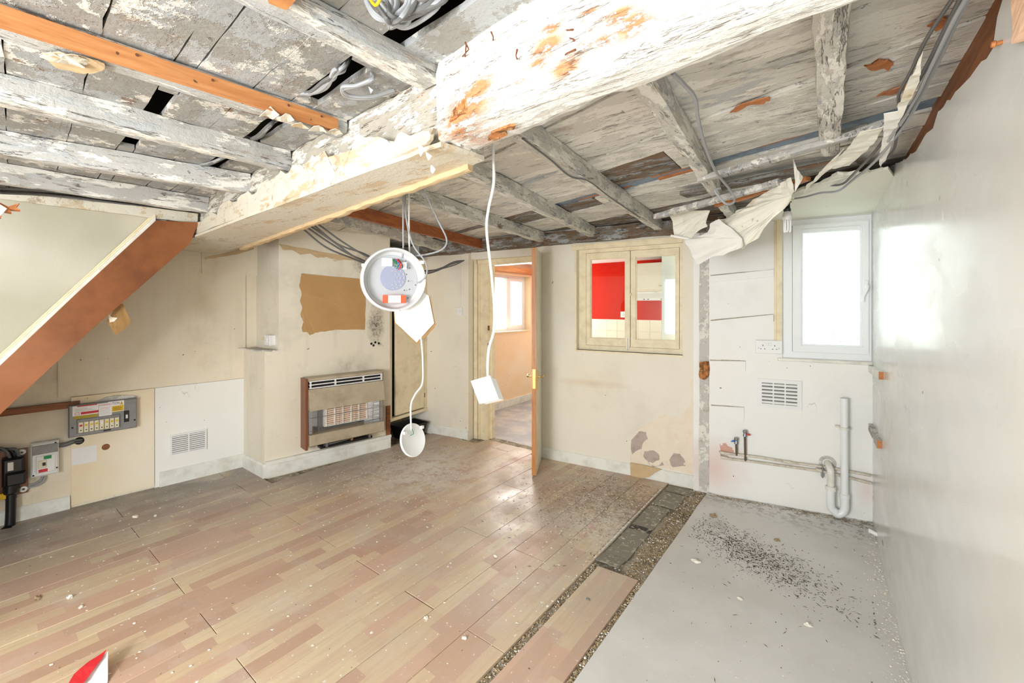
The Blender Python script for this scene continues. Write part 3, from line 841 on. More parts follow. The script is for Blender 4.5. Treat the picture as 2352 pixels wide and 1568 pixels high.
for i in range(len(secs) - 1):
    a, b = secs[i], secs[i + 1]
    m2 = rough_bar(beamsec(a[0], a[1] + .03, a[2], a[3], 2.10), beamsec(b[0], b[1] + .03, b[2], b[3], 2.10), 18, .004, 5, 8, 4)
    mbb.add(m2.v, m2.f)
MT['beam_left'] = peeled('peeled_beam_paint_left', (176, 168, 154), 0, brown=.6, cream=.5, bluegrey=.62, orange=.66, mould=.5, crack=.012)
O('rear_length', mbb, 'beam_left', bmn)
def casing(name, pts_f, th, mat, seed):
    return O(name, sheet(pts_f, .004, th, 8, 3, seed), mat, bmn)
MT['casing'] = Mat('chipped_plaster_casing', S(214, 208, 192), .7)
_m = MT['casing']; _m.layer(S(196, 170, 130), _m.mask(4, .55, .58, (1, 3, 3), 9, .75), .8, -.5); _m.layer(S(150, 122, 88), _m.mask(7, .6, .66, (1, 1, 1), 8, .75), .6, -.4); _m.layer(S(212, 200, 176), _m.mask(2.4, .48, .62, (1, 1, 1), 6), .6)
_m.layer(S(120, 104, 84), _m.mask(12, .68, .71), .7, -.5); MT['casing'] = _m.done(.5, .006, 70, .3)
F = lambda x, z, o=0: (x, yf(x) - .002 - o, z)
top = [(-.93, 1.900), (-1.0, 1.905), (-1.05, 1.93), (-1.10, 1.905), (-1.14, 1.93), (-1.2, 1.95), (-1.27, 1.97), (-1.34, 1.965), (-1.37, 1.93), (-1.40, 1.885), (-1.45, 1.88), (-1.50, 1.93), (-1.54, 1.99), (-1.60, 1.975), (-1.64, 1.995), (-1.70, 1.95), (-1.76, 1.985), (-1.84, 1.99), (-1.88, 1.96), (-1.95, 2.0), (-2.03, 1.96), (-2.1, 1.985), (-2.2, 1.99), (-2.28, 1.94), (-2.35, 1.98), (-2.5, 1.97), (-2.56, 1.93), (-2.62, 1.98), (-2.8, 1.975), (-2.86, 1.93), (-2.95, 1.96), (-3.05, 1.93), (-3.26, 1.94)]
out = [F(x, z) for x, z in top] + [F(-3.3, 1.90), F(-3.3, 1.866), F(-2.6, 1.864), F(-1.9, 1.862), F(-1.2, 1.86), F(-.93, 1.862), F(-.90, 1.9)]
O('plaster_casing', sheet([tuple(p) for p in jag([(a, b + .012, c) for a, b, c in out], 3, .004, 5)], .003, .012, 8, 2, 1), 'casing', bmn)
b2 = [(-.88, .825), (-1.2, .83), (-2, .875), (-3.3, .94), (-4.1, 1.0), (-4.15, 1.33), (-3.2, 1.29), (-2.4, 1.19), (-1.6, 1.09), (-1.0, 1.01), (-.86, .985)]
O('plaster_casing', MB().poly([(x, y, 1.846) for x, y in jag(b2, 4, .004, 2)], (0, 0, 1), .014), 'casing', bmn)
# broken edge strip along the rear arris
mb = rough_bar([(-.92, .975, 1.828), (-.92, 1.0, 1.828), (-.92, 1.0, 1.862), (-.92, .975, 1.862)],
               [(-3.6, 1.31, 1.826), (-3.6, 1.345, 1.826), (-3.6, 1.345, 1.862), (-3.6, 1.31, 1.862)], 70, .006, 12, 5)
O('edge_batten', mb, 'tan_paper', bmn)
MT['rust'] = plain('rusty_iron', (128, 76, 48), .7, grime=.5, gscale=40, grgb=(70, 44, 32))
for (u, v, du, dv, bend) in [(1062, 130, 6, -34, 12), (1068, 130, 3, -28, 0), (1132, 97, -4, -24, 3), (1190, 142, -2, -28, -4), (1290, 70, 26, -2, 4), (1295, 85, 24, 8, 8), (1292, 132, 30, -18, -6)]:
    Y = .80
    p = at_y(u, v, Y + .01); q = at_y(u + du * .5 + bend, v + dv * .5, Y - .022); r_ = at_y(u + du, v + dv, Y - .035)
    O('nail', MB().tube([p, q, r_], [.0016, .0016, .0024], 6), 'rust', bmn)
for (u0, v0, c) in [(1240, 55, 1), (1455, 65, 1), (1270, 105, 1), (1180, 90, 0)]: pass
# knocked-out notch with bare rotten wood, where casing ends
ntc = [(1075, 180), (1102, 178), (1106, 235), (1112, 262), (1126, 300), (1150, 288), (1180, 283), (1175, 296), (1140, 318), (1105, 320), (1095, 270), (1060, 262), (1030, 285), (1040, 255), (1062, 225)]
pts = [at_y(u, v, yf(-.9) - .006) for u, v in ntc[:3]]
q = [at_y(u, v, .815) for u, v in [(1076, 182), (1102, 178), (1106, 235), (1100, 262), (1062, 262), (1030, 278), (1046, 240), (1072, 225)]]
MT['rotten'] = Mat('rotten_orange_wood', S(196, 128, 72), .8); _m = MT['rotten']
_m.layer(S(110, 66, 36), _m.mask(30, .46, .6, (1, 1, 1), 6), .9, -.6); _m.layer(S(220, 170, 116), _m.mask(40, .56, .62), .7, .6); MT['rotten'] = _m.done(.8, .008)
O('bare_rot_patch', sheet([tuple(p) for p in jag(q, 4, .003, 8)], .004, .004, 30, 2, 2), 'rotten', bmn)
q = [at_z(u, v, 1.866) for u, v in [(1120, 318), (1130, 300), (1162, 288), (1185, 281), (1180, 292), (1160, 300), (1165, 306), (1135, 320)]]
O('bare_rot_patch', sheet([tuple(p) for p in jag(q, 3, .002, 8)], .003, -.006, 30, 1, 9), 'rotten', bmn)
# lath battens under the rear joists and plaster left near the window
def lath(px0, px1, z0, z1, wd, th, mat, seed, lb):
    p, q = at_z(*px0, z0), at_z(*px1, z1); d = (q - p); n = Vector((-d.y, d.x, 0)).normalized() * wd
    A = [p, p + n, p + n + Vector((0, 0, th)), p + Vector((0, 0, th))]; B = [q, q + n, q + n + Vector((0, 0, th)), q + Vector((0, 0, th))]
    return O('lath_batten', rough_bar(A, B, 30, .004, 9, seed), mat, None, label=lb, category='batten')
lath((1500, 502), (1785, 424), 1.952, 1.975, .05, .03, 'joist', 31, 'pale peeling batten under the joists, ending in the torn paper')
lath((1600, 418), (2035, 292), 1.985, 1.985, .045, .026, 'joist', 32, 'long pale batten crossing under the joist nearest the right wall')
lath((1560, 448), (1960, 366), 2.04, 2.04, .10, .02, 'board_dark', 33, 'dark rotten batten above the hanging torn paper')
lath((1640, 475), (1850, 415), 1.985, 1.99, .035, .02, 'orange_x', 34, 'bare orange batten behind the torn paper')
cp = [(1762, 478), (1812, 452), (1835, 438), (1880, 425), (1920, 402), (1960, 398), (2000, 397), (2040, 388)]
P = [at_z(u, v, 2.008) for u, v in cp]
outl = [(p.x, p.y, 2.008) for p in P]
wq = WIN.p(WIN.len + .0, 0); wp = WIN.p(WIN.hit(1735, 500)[0], 0)
outl += [(RIGHT.p(.95, 0).x + .005, RIGHT.p(.95, 0).y, 2.008), (wq.x, wq.y, 2.008), (wp.x, wp.y, 2.008)]
O('plaster_remnant', MB().poly(jag(outl[:8], 5, .006, 3, False) + [Vector(q) for q in outl[8:]], (0, 0, 1), .012), wallm('sagging_ceiling_paint', (232, 232, 218), .1, .25), ce)
# ---------------------------------------------------------------- doorway and door
def WR(W, uL, uR, vTL, vTR, vBL, vBR, off=0.0):
    um = 0
    a0 = (W.hit(uL, vTL, off)[0] + W.hit(uL, vBL, off)[0]) / 2; a1 = (W.hit(uR, vTR, off)[0] + W.hit(uR, vBR, off)[0]) / 2
    z1 = (W.hit(uL, vTL, off)[1] + W.hit(uR, vTR, off)[1]) / 2; z0 = (W.hit(uL, vBL, off)[1] + W.hit(uR, vBR, off)[1]) / 2
    return a0, a1, z0, z1
fr = MB()
fr.box(-3.115, -2.925, 3.405, 3.50, -.01, 1.885)      # left jamb
fr.box(-3.10, -3.055, 3.385, 3.405, -.01, 1.90)        # architrave beads
fr.box(-3.045, -3.025, 3.392, 3.405, -.01, 1.90)
fr.box(-2.925, -2.905, 3.45, 3.50, -.01, 1.84)         # stop
fr.box(-2.31, -2.215, 3.36, 3.50, -.01, 1.885)         # right jamb
fr.box(-2.925, -2.31, 3.40, 3.50, 1.83, 1.885)
fr.box(-3.06, -2.25, 3.385, 3.40, 1.852, 1.90)
fm = st('trim_1', fr, 'cream_paint')
for (z, h) in [(1.175, .05), (1.0, .03)]:
    O('strike_plate', MB().box(-2.926, -2.920, 3.405, 3.43, z - h / 2, z + h / 2), 'rust', fm)
for z in (.30, 1.62):
    O('hinge', MB().box(-2.232, -2.212, 3.345, 3.362, z - .04, z + .04).lathe((-2.222, 3.343, z - .04), (0, 0, 1), [(.006, 0), (.006, .08)], 8), 'rust', fm)
O('threshold_strip', MB().box(-3.0, -2.25, 3.425, 3.50, -.016, .003), 'concrete', fl_)
DA, DB = Vector((-2.222, 3.385, 0)), Vector((-1.972, 2.909, 0))
DW = Wall((DA.x, DA.y), (DB.x, DB.y), (1, .4))
L_ = DW.len
mb = MB().wbox(DW, 0, L_ - .006, .012, 1.885, -.038, 0, 0)
MT['door_face'] = plain('grubby_cream_door_paint', (232, 224, 200), .4, grime=.4, gscale=7, grgb=(170, 156, 128))
dr = st('door_1', mb, 'door_face')
O('edge_lipping', MB().wbox(DW, L_ - .006, L_, .012, 1.885, -.038, 0), 'orange_z', dr)
MT['brass'] = plain('worn_brass', (206, 172, 104), .3, 1.0)
MT['brass_dark'] = plain('dull_brass', (120, 96, 60), .4, 1.0)
O('latch_plate', MB().wbox(DW, L_, L_ + .002, .725, .885, -.031, -.007).wbox(DW, L_ + .002, L_ + .010, .79, .815, -.026, -.012), 'brass', dr)
O('keyhole', MB().lathe(DW.p(L_ + .0025, .80, -.019), DW.d, [(0, 0), (.006, 0), (.006, .001)], 10), 'dark_gap', dr)
for s, off in ((1, 0.0), (-1, -.038)):
    h = O('handle_plate', MB().wbox(DW, L_ - .075, L_ - .038, .70, .86, min(off, off + s * .006), max(off, off + s * .006)), 'brass', dr)
    sp = DW.p(L_ - .056, .815, off); n = DW.n * s
    O('lever', MB().tube(smoothp([sp, sp + n * .03, sp + n * .045 - DW.d * .012, sp + n * .048 - DW.d * .06 + Vector((0, 0, .004)), sp + n * .046 - DW.d * .10 + Vector((0, 0, -.004))], 5), .0075, 10), 'brass', h, smooth=True)
# ---------------------------------------------------------------- hatch window in the far wall
def zc(W, u, v, off=0): return W.hit(u, v, off)[1]
u_ = 1447
ho = -.045
zh = dict(out_t=zc(BACK, u_, 566, ho), sash_t=zc(BACK, u_, 575, ho), pane_t=zc(BACK, u_, 590, ho), pane_b=zc(BACK, u_, 779, ho), sash_b=zc(BACK, u_, 797, ho), out_b=zc(BACK, u_, 806, ho))
ah = lambda u: BACK.hit(u, 680, ho)[0]
z0, z1 = HZ0, HZ1
mb = MB()
mb.wbox(BACK, h0 + .001, ah(1346), z0, z1, -.095, ho - .002); mb.wbox(BACK, ah(1561), h1 - .001, z0, z1, -.095, ho - .002)
mb.wbox(BACK, ah(1346), ah(1561), z0, zh['sash_b'], -.095, ho - .002); mb.wbox(BACK, ah(1346), ah(1561), zh['sash_t'], z1, -.095, ho - .002)
w2 = st('window_2', mb, 'cream_paint')
O('cornice_strip', MB().wbox(BACK, h0 - .04, h1 + .0, z1 - .004, z1 + .03, 0, .012).wbox(BACK, h0 - .05, h1, z1 + .03, z1 + .042, 0, .022), 'cream_paint', w2)
O('sill_strip', MB().wbox(BACK, h0 - .01, h1 + .004, z0 - .014, z0, -.05, .008), 'cream_paint', w2)
O('side_lining', MB().wbox(BACK, h0 - .018, h0, z0, z1, 0, .008), 'cream_paint', w2)
def glassmat(name, rough=.0, tint=(.95, .98, .97), refl=1.0, frost=0.0):
    m = bpy.data.materials.new(name); m.use_nodes = True; nt = m.node_tree; nt.nodes.clear()
    o = nt.nodes.new('ShaderNodeOutputMaterial'); t = nt.nodes.new('ShaderNodeBsdfTransparent'); g = nt.nodes.new('ShaderNodeBsdfGlossy')
    g.inputs['Roughness'].default_value = rough; t.inputs[0].default_value = (*tint, 1)
    f = nt.nodes.new('ShaderNodeFresnel'); gb = nt.nodes.new('ShaderNodeNewGeometry'); mr = nt.nodes.new('ShaderNodeMapRange')
    mr.inputs[3].default_value = 1.5; mr.inputs[4].default_value = 1 / 1.5      # same index whichever side is hit
    nt.links.new(gb.outputs['Backfacing'], mr.inputs[0]); nt.links.new(mr.outputs[0], f.inputs[0])
    mx = nt.nodes.new('ShaderNodeMixShader'); nt.links.new(f.outputs[0], mx.inputs[0])
    a = t.outputs[0]
    if frost:
        tl = nt.nodes.new('ShaderNodeBsdfTranslucent'); tl.inputs[0].default_value = (.93, .96, .96, 1)
        m2 = nt.nodes.new('ShaderNodeMixShader')
        ge = nt.nodes.new('ShaderNodeNewGeometry'); nz = nt.nodes.new('ShaderNodeTexNoise'); nz.inputs['Scale'].default_value = 110
        nt.links.new(ge.outputs['Position'], nz.inputs['Vector'])
        r = nt.nodes.new('ShaderNodeMapRange'); r.inputs[1].default_value = .38; r.inputs[2].default_value = .62; r.inputs[3].default_value = frost - .35; r.inputs[4].default_value = min(1, frost + .3)
        nt.links.new(nz.outputs[0], r.inputs[0]); nt.links.new(r.outputs[0], m2.inputs[0])
        nt.links.new(a, m2.inputs[1]); nt.links.new(tl.outputs[0], m2.inputs[2]); a = m2.outputs[0]
    nt.links.new(a, mx.inputs[1]); nt.links.new(g.outputs[0], mx.inputs[2]); nt.links.new(mx.outputs[0], o.inputs[0])
    return m
MT['glass'] = glassmat('clear_window_glass')
MT['frosted'] = glassmat('obscured_window_glass', .15, frost=.45)
for (ul, ur, pl, pr) in [(1347, 1447.5, 1356, 1436), (1449, 1560, 1460, 1552)]:
    b = MB(); A0, A1, P0, P1 = ah(ul), ah(ur), ah(pl), ah(pr)
    sb, stp = zh['sash_b'] + .003, zh['sash_t'] - .003
    for (a, c, e, f_) in [(A0, P0, sb, stp), (P1, A1, sb, stp), (P0, P1, sb, zh['pane_b']), (P0, P1, zh['pane_t'], stp)]:
        b.wbox(BACK, a, c, e, f_, ho - .03, ho + .004)
    for (a, c, e, f_) in [(P0, P0 + .006, zh['pane_b'], zh['pane_t']), (P1 - .006, P1, zh['pane_b'], zh['pane_t']), (P0, P1, zh['pane_b'], zh['pane_b'] + .006), (P0, P1, zh['pane_t'] - .006, zh['pane_t'])]:
        b.wbox(BACK, a, c, e, f_, ho - .024, ho - .008)
    sh = O('sash', b, 'cream_paint', w2)
    O('pane', MB().wbox(BACK, P0, P1, zh['pane_b'], zh['pane_t'], ho - .020, ho - .016), 'glass', sh)
kx = (ah(1437) + ah(1447)) / 2
O('knob', MB().lathe(BACK.p(ah(1449), zc(BACK, 1449, 676, ho), ho + .004), BACK.n, [(.005, 0), (.005, .012), (.011, .016), (.012, .022), (.006, .028), (0, .029)], 14), 'cream_paint', w2, smooth=True)
bz = zc(BACK, 1440, 788, ho)
O('bolt', MB().wbox(BACK, ah(1439), ah(1445), bz - .05, bz + .05, ho + .004, ho + .008).tube([BACK.p(ah(1442), bz - .06, ho + .012), BACK.p(ah(1442), bz + .045, ho + .012)], .0035, 8), plain('painted_bolt_steel', (190, 184, 170), .4, .6), w2)
# ---------------------------------------------------------------- frosted window on the right
aw = lambda u, off=0: WIN.hit(u, 660, off)[0]
zw = {k: zc(WIN, 1905, v) for k, v in dict(ot=498, st=511, pt=531, pb=791, sb=811, ob=825).items()}
A = dict(ol=winx0 + .001, sl=aw(1820), pl=aw(1845), pr=aw(1976), sr=aw(1996), orr=WIN.len - .002)
def ring(mb, W, a0, a1, z0, z1, b0, b1, c0, c1, d0, d1):
    mb.wbox(W, a0, b0, z0, z1, d0, d1); mb.wbox(W, b1, a1, z0, z1, d0, d1); mb.wbox(W, b0, b1, z0, c0, d0, d1); mb.wbox(W, b0, b1, c1, z1, d0, d1)
mb = MB(); ring(mb, WIN, A['ol'], A['orr'], zz0 + .001, zz1 - .001, A['sl'], A['sr'], zw['sb'], zw['st'], -.07, -.012)
w1 = st('window_1', mb, 'upvc')
mb = MB(); ring(mb, WIN, A['sl'] + .002, A['sr'] - .002, zw['sb'] + .002, zw['st'] - .002, A['pl'] - .012, A['pr'] + .012, zw['pb'] - .012, zw['pt'] + .012, -.06, .004)
ring(mb, WIN, A['pl'] - .013, A['pr'] + .013, zw['pb'] - .013, zw['pt'] + .013, A['pl'], A['pr'], zw['pb'], zw['pt'], -.045, -.010)
s1 = O('sash', mb, 'upvc', w1)
O('pane', MB().wbox(WIN, A['pl'] - .002, A['pr'] + .002, zw['pb'] - .002, zw['pt'] + .002, -.032, -.026), 'frosted', s1)
O('trickle_vent', MB().wbox(WIN, A['pl'] - .01, A['pr'] + .0, zw['pt'] + .014, zw['pt'] + .026, .004, .012, .003), 'upvc', s1)
ahd = aw(1989)
hz = zc(WIN, 1989, 660)
hd = O('window_handle', MB().wbox(WIN, ahd - .010, ahd + .010, hz - .012, hz + .045, .004, .018, .004), 'upvc', w1)
O('lever', MB().tube(smoothp([WIN.p(ahd, hz + .01, .016), WIN.p(ahd, hz + .005, .034), WIN.p(ahd - .006, hz - .02, .040), WIN.p(ahd - .022, hz - .06, .036), WIN.p(ahd - .024, hz - .095, .034)], 5), [.009] * 6 + [.008] * 15, 10), 'upvc', hd, smooth=True)
O('sill_board', MB().wbox(WIN, winx0 - .03, WIN.len - .002, zz0 - .022, zz0 - .001, 0, .022, .004), 'white_dirty', w1)
# white post beside the window and rails on the wall left of it
A0 = WIN.hit(1778, 640)[0]; A1 = WIN.hit(1797, 640)[0]
mb = MB().wbox(WIN, A0, A0 + .012, zc(WIN, 1780, 782), zc(WIN, 1780, 505), 0, .012).wbox(WIN, A0 + .012, winx0 - .002, zc(WIN, 1780, 782), zc(WIN, 1780, 505), 0, .022, .003)
st('trim_2', mb, 'cream_paint')
MT['dirt'] = plain('grey_dust_and_cobweb', (176, 166, 148), .9, grime=.7, gscale=60, grgb=(80, 72, 60))  # grime tone that also paints in the shadow line of the rails
def rail(px, lb, th=.016):
    P = [WIN.hit(u, v) for u, v in px]
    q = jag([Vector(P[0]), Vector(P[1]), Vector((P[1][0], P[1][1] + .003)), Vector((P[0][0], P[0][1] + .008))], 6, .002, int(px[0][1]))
    O('dirt_line', MB().poly([WIN.p(a, z, 0) for a, z in q], WIN.n, .003), 'dirt', ww)  # dirty strip with a painted shadow line above the rail
    return O('wall_batten', MB().poly([WIN.p(a, z, 0.0) for a, z in P], WIN.n, th), 'wall_win', ww)
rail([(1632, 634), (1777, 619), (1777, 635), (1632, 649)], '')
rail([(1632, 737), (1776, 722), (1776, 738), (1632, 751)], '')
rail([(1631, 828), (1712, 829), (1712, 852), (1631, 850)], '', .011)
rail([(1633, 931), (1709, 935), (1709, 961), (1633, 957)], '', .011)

# ---------------------------------------------------------------- the room beyond
_m = Mat('dusty_grey_kitchen_floor', S(146, 146, 150), .45); _m.layer(S(186, 180, 170), _m.mask(4, .45, .65, (1, 1, 1), 6), .8); MT['kfloor'] = _m.done()
st('floor_kitchen', MB().box(-4.3, -.9, 3.502, 5.9, -.14, -.005), 'kfloor')
mb = MB(); KX = -3.70
YA, YB, ZA, ZB = 4.42, 5.30, 1.05, 1.85
mb.box(KX - .2, KX, 3.50, YA, -.02, TOPZ); mb.box(KX - .2, KX, YB, 5.8, -.02, TOPZ)
mb.box(KX - .2, KX, YA, YB, -.02, ZA); mb.box(KX - .2, KX, YA, YB, ZB, TOPZ)
st('wall_kitchen_left', mb, 'peach')
st('baseboard_kitchen', MB().box(KX, KX + .016, 3.55, 5.59, -.005, .09), 'skirting')
st('ceiling_kitchen', MB().box(-4.0, -.9, 3.62, 5.9, 2.02, 2.1), 'wall_win')
st('trim_3', MB().box(KX, KX + .05, 3.6, 5.6, 1.885, 1.965), 'orange_y')
mb = MB().box(-4.0, -1.1, 5.60, 5.75, -.02, TOPZ)
wk2 = st('wall_kitchen_far', mb, 'red')
st('wall_kitchen_right', MB().box(-1.18, -1.06, 3.62, 5.6, -.02, TOPZ), 'wall_win')
MT['tile'] = plain('cream_wall_tile', (240, 232, 212), .2)
O('tile_grout', MB().box(-3.69, -1.19, 5.594, 5.60, 0, 1.222), 'palelayer', wk2)
tm = None
for i in range(16):
    for j in range(4):
        x0 = -3.66 + i * .153; z0_ = 1.220 - (j + 1) * .153
        o = O('tile', MB().box(x0 + .0015, x0 + .1515, 5.588, 5.594, z0_ + .0015, z0_ + .1515), 'tile', wk2) if tm is None else None
        if tm is None: tm = o; base = (x0, z0_); bl = o.location.copy()
        else:
            o = tm.copy(); o.location = (bl.x + x0 - base[0], bl.y, bl.z + z0_ - base[1]); link(o); o.parent = wk2
# window of that room
mb = MB(); XF = KX - .17
def yring(mb, x0, x1, y0, y1, z0, z1, t):
    mb.box(x0, x1, y0, y0 + t, z0, z1); mb.box(x0, x1, y1 - t, y1, z0, z1); mb.box(x0, x1, y0 + t, y1 - t, z0, z0 + t); mb.box(x0, x1, y0 + t, y1 - t, z1 - t, z1)
yring(mb, XF, XF + .06, YA, YB, ZA, ZB, .035); mb.box(XF, XF + .06, 4.86, 4.90, ZA + .03, ZB - .03)
w3 = st('window_3', mb, 'upvc')
mb = MB(); yring(mb, XF + .01, XF + .065, 4.90, YB - .035, ZA + .035, ZB - .035, .04)
s3 = O('sash', mb, 'upvc', w3)
O('pane', MB().box(XF + .02, XF + .025, 4.93, YB - .07, ZA + .07, ZB - .07), 'glass', s3)
O('pane', MB().box(XF + .02, XF + .025, YA + .03, 4.87, ZA + .03, ZB - .03), 'glass', w3)
st('trim_4', MB().box(KX - .11, KX + .012, YA, YB, ZA - .012, ZA + .003), 'cream_paint')
# wall cabinet, hood, socket seen through the hatch
cY = 5.28
q0, q1 = at_y(1459, 608, cY), at_y(1549, 597, cY); qb = at_y(1500, 668, cY)
cb = E('wall_cabinet', ((q0.x + q1.x) / 2, cY + .15, qb.z), 'pale cream wall cabinet on the red kitchen wall, seen through the hatch window', 'cabinet')
ct = (q0.z + q1.z) / 2
O('body', MB().box(q0.x, q1.x, cY + .018, 5.598, qb.z, ct), 'palelayer', cb)
MT['cab'] = plain('cream_cabinet_front', (228, 222, 204), .4)
dd = O('door', MB().box(q0.x + .002, q1.x - .03, cY, cY + .017, qb.z + .02, ct - .002), 'cab', cb)
hx = at_y(1527, 655, cY)
O('handle', MB().tube(smoothp([(hx.x - .07, cY, hx.z), (hx.x - .05, cY - .02, hx.z - .004), (hx.x, cY - .026, hx.z - .008), (hx.x + .05, cY - .02, hx.z - .004), (hx.x + .07, cY, hx.z)], 4), .005, 8), plain('steel_handle', (170, 168, 160), .3, .8), dd)
hb_ = E('cooker_hood', ((q0.x + q1.x) / 2, cY + .1, qb.z - .12), 'slim white cooker hood under the kitchen wall cabinet', 'cooker hood')
O('body', MB().box(q0.x, q1.x - .03, cY + .02, 5.59, qb.z - .09, qb.z - .003), 'white_dirty', hb_)
O('visor', MB().hexa([(q0.x, cY - .12, qb.z - .12), (q1.x - .03, cY - .12, qb.z - .12), (q1.x - .03, cY + .02, qb.z - .09), (q0.x, cY + .02, qb.z - .09),
                      (q0.x, cY - .12, qb.z - .09), (q1.x - .03, cY - .12, qb.z - .09), (q1.x - .03, cY + .02, qb.z - .03), (q0.x, cY + .02, qb.z - .03)]), 'white', hb_)
for t in (.3, .4, .72):
    O('button', MB().box(q0.x + .5 * t, q0.x + .5 * t + .02, cY - .123, cY - .12, qb.z - .108, qb.z - .1), 'dark_gap', hb_)
sk = at_y(1432, 722, 5.59)
so = E('kitchen_socket', (sk.x, 5.594, sk.z - .04), 'small white socket on the red kitchen wall, left half of the hatch window', 'socket')
O('face_plate', MB().box(sk.x - .04, sk.x + .04, 5.585, 5.60, sk.z - .04, sk.z + .04), 'white', so)
for dx, dz in ((0, .014), (-.011, -.008), (.011, -.008)):
    O('pin_slot', MB().box(sk.x + dx - .003, sk.x + dx + .003, 5.583, 5.586, sk.z + dz - .004, sk.z + dz + .004), 'dark_gap', so)
# ---------------------------------------------------------------- outside
_m = Mat('outside_grass', S(120, 140, 84), .9); _m.layer(S(84, 104, 58), _m.mask(3, .4, .6), .8); MT['grass'] = _m.done()
st('ground_outside', MB().box(-14, 14, 3.95, 22, -.3, -.2).box(-20, -4.05, -6, 22, -.3, -.2), 'grass')
def hedge(name, x0, x1, y, h, seed, label):
    mb = MB(); r2 = random.Random(seed)
    for i in range(2600):
        p = Vector((r2.uniform(x0, x1), y + r2.uniform(-.35, .35), -.2 + h * r2.random() ** .8 + .12 * noise.noise(Vector((i * .01, 1, 1)))))
        a, b = Vector([r2.uniform(-1, 1) for _ in range(3)]).normalized() * .07, Vector([r2.uniform(-1, 1) for _ in range(3)]).normalized() * .05
        mb.add([p - a, p + b, p + a, p - b], [(0, 1, 2, 3)])
    return O(name, mb, 'grass', None, label=label, category='hedge', kind='stuff', fix=False)
hedge('hedge', -1.2, 3.5, 8.4, 1.15, 5, 'green hedge outside, blurred through the frosted window')
# ================================================================ things
MT['metal_grey'] = plain('hammered_grey_metal', (140, 140, 140), .45, .2, grime=.4, gscale=30, grgb=(96, 96, 96))
MT['yellow'] = plain('yellow_label', (226, 184, 20), .5)
MT['redl'] = plain('red_label', (200, 36, 44), .5)
MT['green'] = plain('green_label', (26, 140, 80), .5)
MT['paper'] = plain('white_paper_label', (240, 238, 236), .6)
MT['ink'] = plain('black_ink', (22, 22, 24), .6)
MT['olive'] = plain('faded_yellow_tape', (176, 160, 40), .6)
MT['cream_plastic'] = plain('cream_fuse_plastic', (232, 224, 196), .4)
MT['blackp'] = plain('black_bakelite', (20, 20, 22), .35)
MT['cablegrey'] = plain('grey_sheathed_cable', (158, 160, 162), .5)
MT['cabledark'] = plain('dusty_dark_grey_cable', (104, 104, 102), .6)
MT['cablewhite'] = plain('white_flex', (226, 226, 222), .45)
MT['fire_beige'] = plain('sooty_beige_enamel', (186, 172, 148), .4, grime=.55, gscale=7, grgb=(120, 100, 76))
MT['steel'] = plain('dull_steel', (150, 152, 156), .35, .85)
MT['chrome'] = plain('bright_reflector_steel', (200, 204, 210), .22, .9)
MT['clay'] = plain('stained_fire_clay', (196, 150, 118), .8, grime=.6, gscale=40, grgb=(120, 66, 44))
MT['clay_white'] = plain('white_fire_clay', (232, 226, 214), .8, grime=.4, gscale=30, grgb=(180, 160, 140))
MT['copper_old'] = plain('painted_copper_pipe', (216, 206, 190), .5, grime=.7, gscale=26, grgb=(120, 100, 80))
MT['copper_dark'] = plain('tarnished_copper', (110, 92, 76), .4, .6)
MT['pvc'] = plain('white_pvc_pipe', (236, 238, 238), .3)
MT['red'] = MT['red']
MT['redp'] = plain('red_plastic', (204, 44, 40), .4); MT['bluep'] = plain('blue_plastic', (36, 110, 190), .4)
MT['orange_p'] = plain('orange_plastic', (236, 84, 36), .4); MT['greenp'] = plain('green_wire', (40, 130, 70), .5)
MT['papersheet'] = Mat('torn_ceiling_paper', S(240, 236, 222), .8); _m = MT['papersheet']
_m.layer(S(206, 176, 128), _m.mask(4, .56, .68, (1, 1, 1), 6), .7); _m.layer(S(150, 126, 96), _m.mask(16, .68, .73), .6); MT['papersheet'] = _m.done(.3, .005, 50)
MT['paperwhite'] = plain('clean_white_paper', (242, 240, 234), .8, grime=.2, gscale=6, grgb=(220, 205, 180))

# ---- stairs: stringer, capping strips, side panel
sp_px = [(-60, 1010), (0, 945), (405, 580), (450, 515), (355, 508), (0, 830), (-60, 885)]
XS = -3.30
pp = [at_x(u, v, XS) for u, v in [(0, 948), (200, 763), (395, 592), (432, 560), (452, 512), (355, 508), (180, 668), (0, 838)]]
lo, hi = pp[0], pp[7]; sl = (pp[2].z - pp[0].z) / (pp[2].y - pp[0].y); su = (pp[5].z - pp[7].z) / (pp[5].y - pp[7].y)
yb2 = -.60
outl = [(XS, yb2, max(.0, lo.z + (yb2 - lo.y) * sl)), *[tuple(p) for p in pp], (XS, yb2, hi.z + (yb2 - hi.y) * su)]
sr_ = E('staircase', (XS - .2, yb2, 0), 'varnished brown staircase stringer climbing steeply up to the main beam', 'staircase')
O('stringer', MB().poly(outl, (1, 0, 0), .036), 'stringer', sr_)
def along(z_off0, z_off1, x0, x1, mat, name):
    P = [(yb2, hi.z + (yb2 - hi.y) * su), (pp[5].y - .0, pp[5].z)]
    mb = MB().hexa([(x0, P[0][0], P[0][1] + z_off0), (x1, P[0][0], P[0][1] + z_off0), (x1, P[1][0], P[1][1] + z_off0), (x0, P[1][0], P[1][1] + z_off0),
                    (x0, P[0][0], P[0][1] + z_off1), (x1, P[0][0], P[0][1] + z_off1), (x1, P[1][0], P[1][1] + z_off1), (x0, P[1][0], P[1][1] + z_off1)])
    return O(name, mb, mat, sr_)
along(.001, .030, XS - .012, XS + .022, 'white_dirty', 'capping')
along(.031, .043, XS - .012, XS + .014, 'cream_paint', 'bead')
along(.044, .054, XS - .012, XS + .004, 'cream_paint', 'bead')
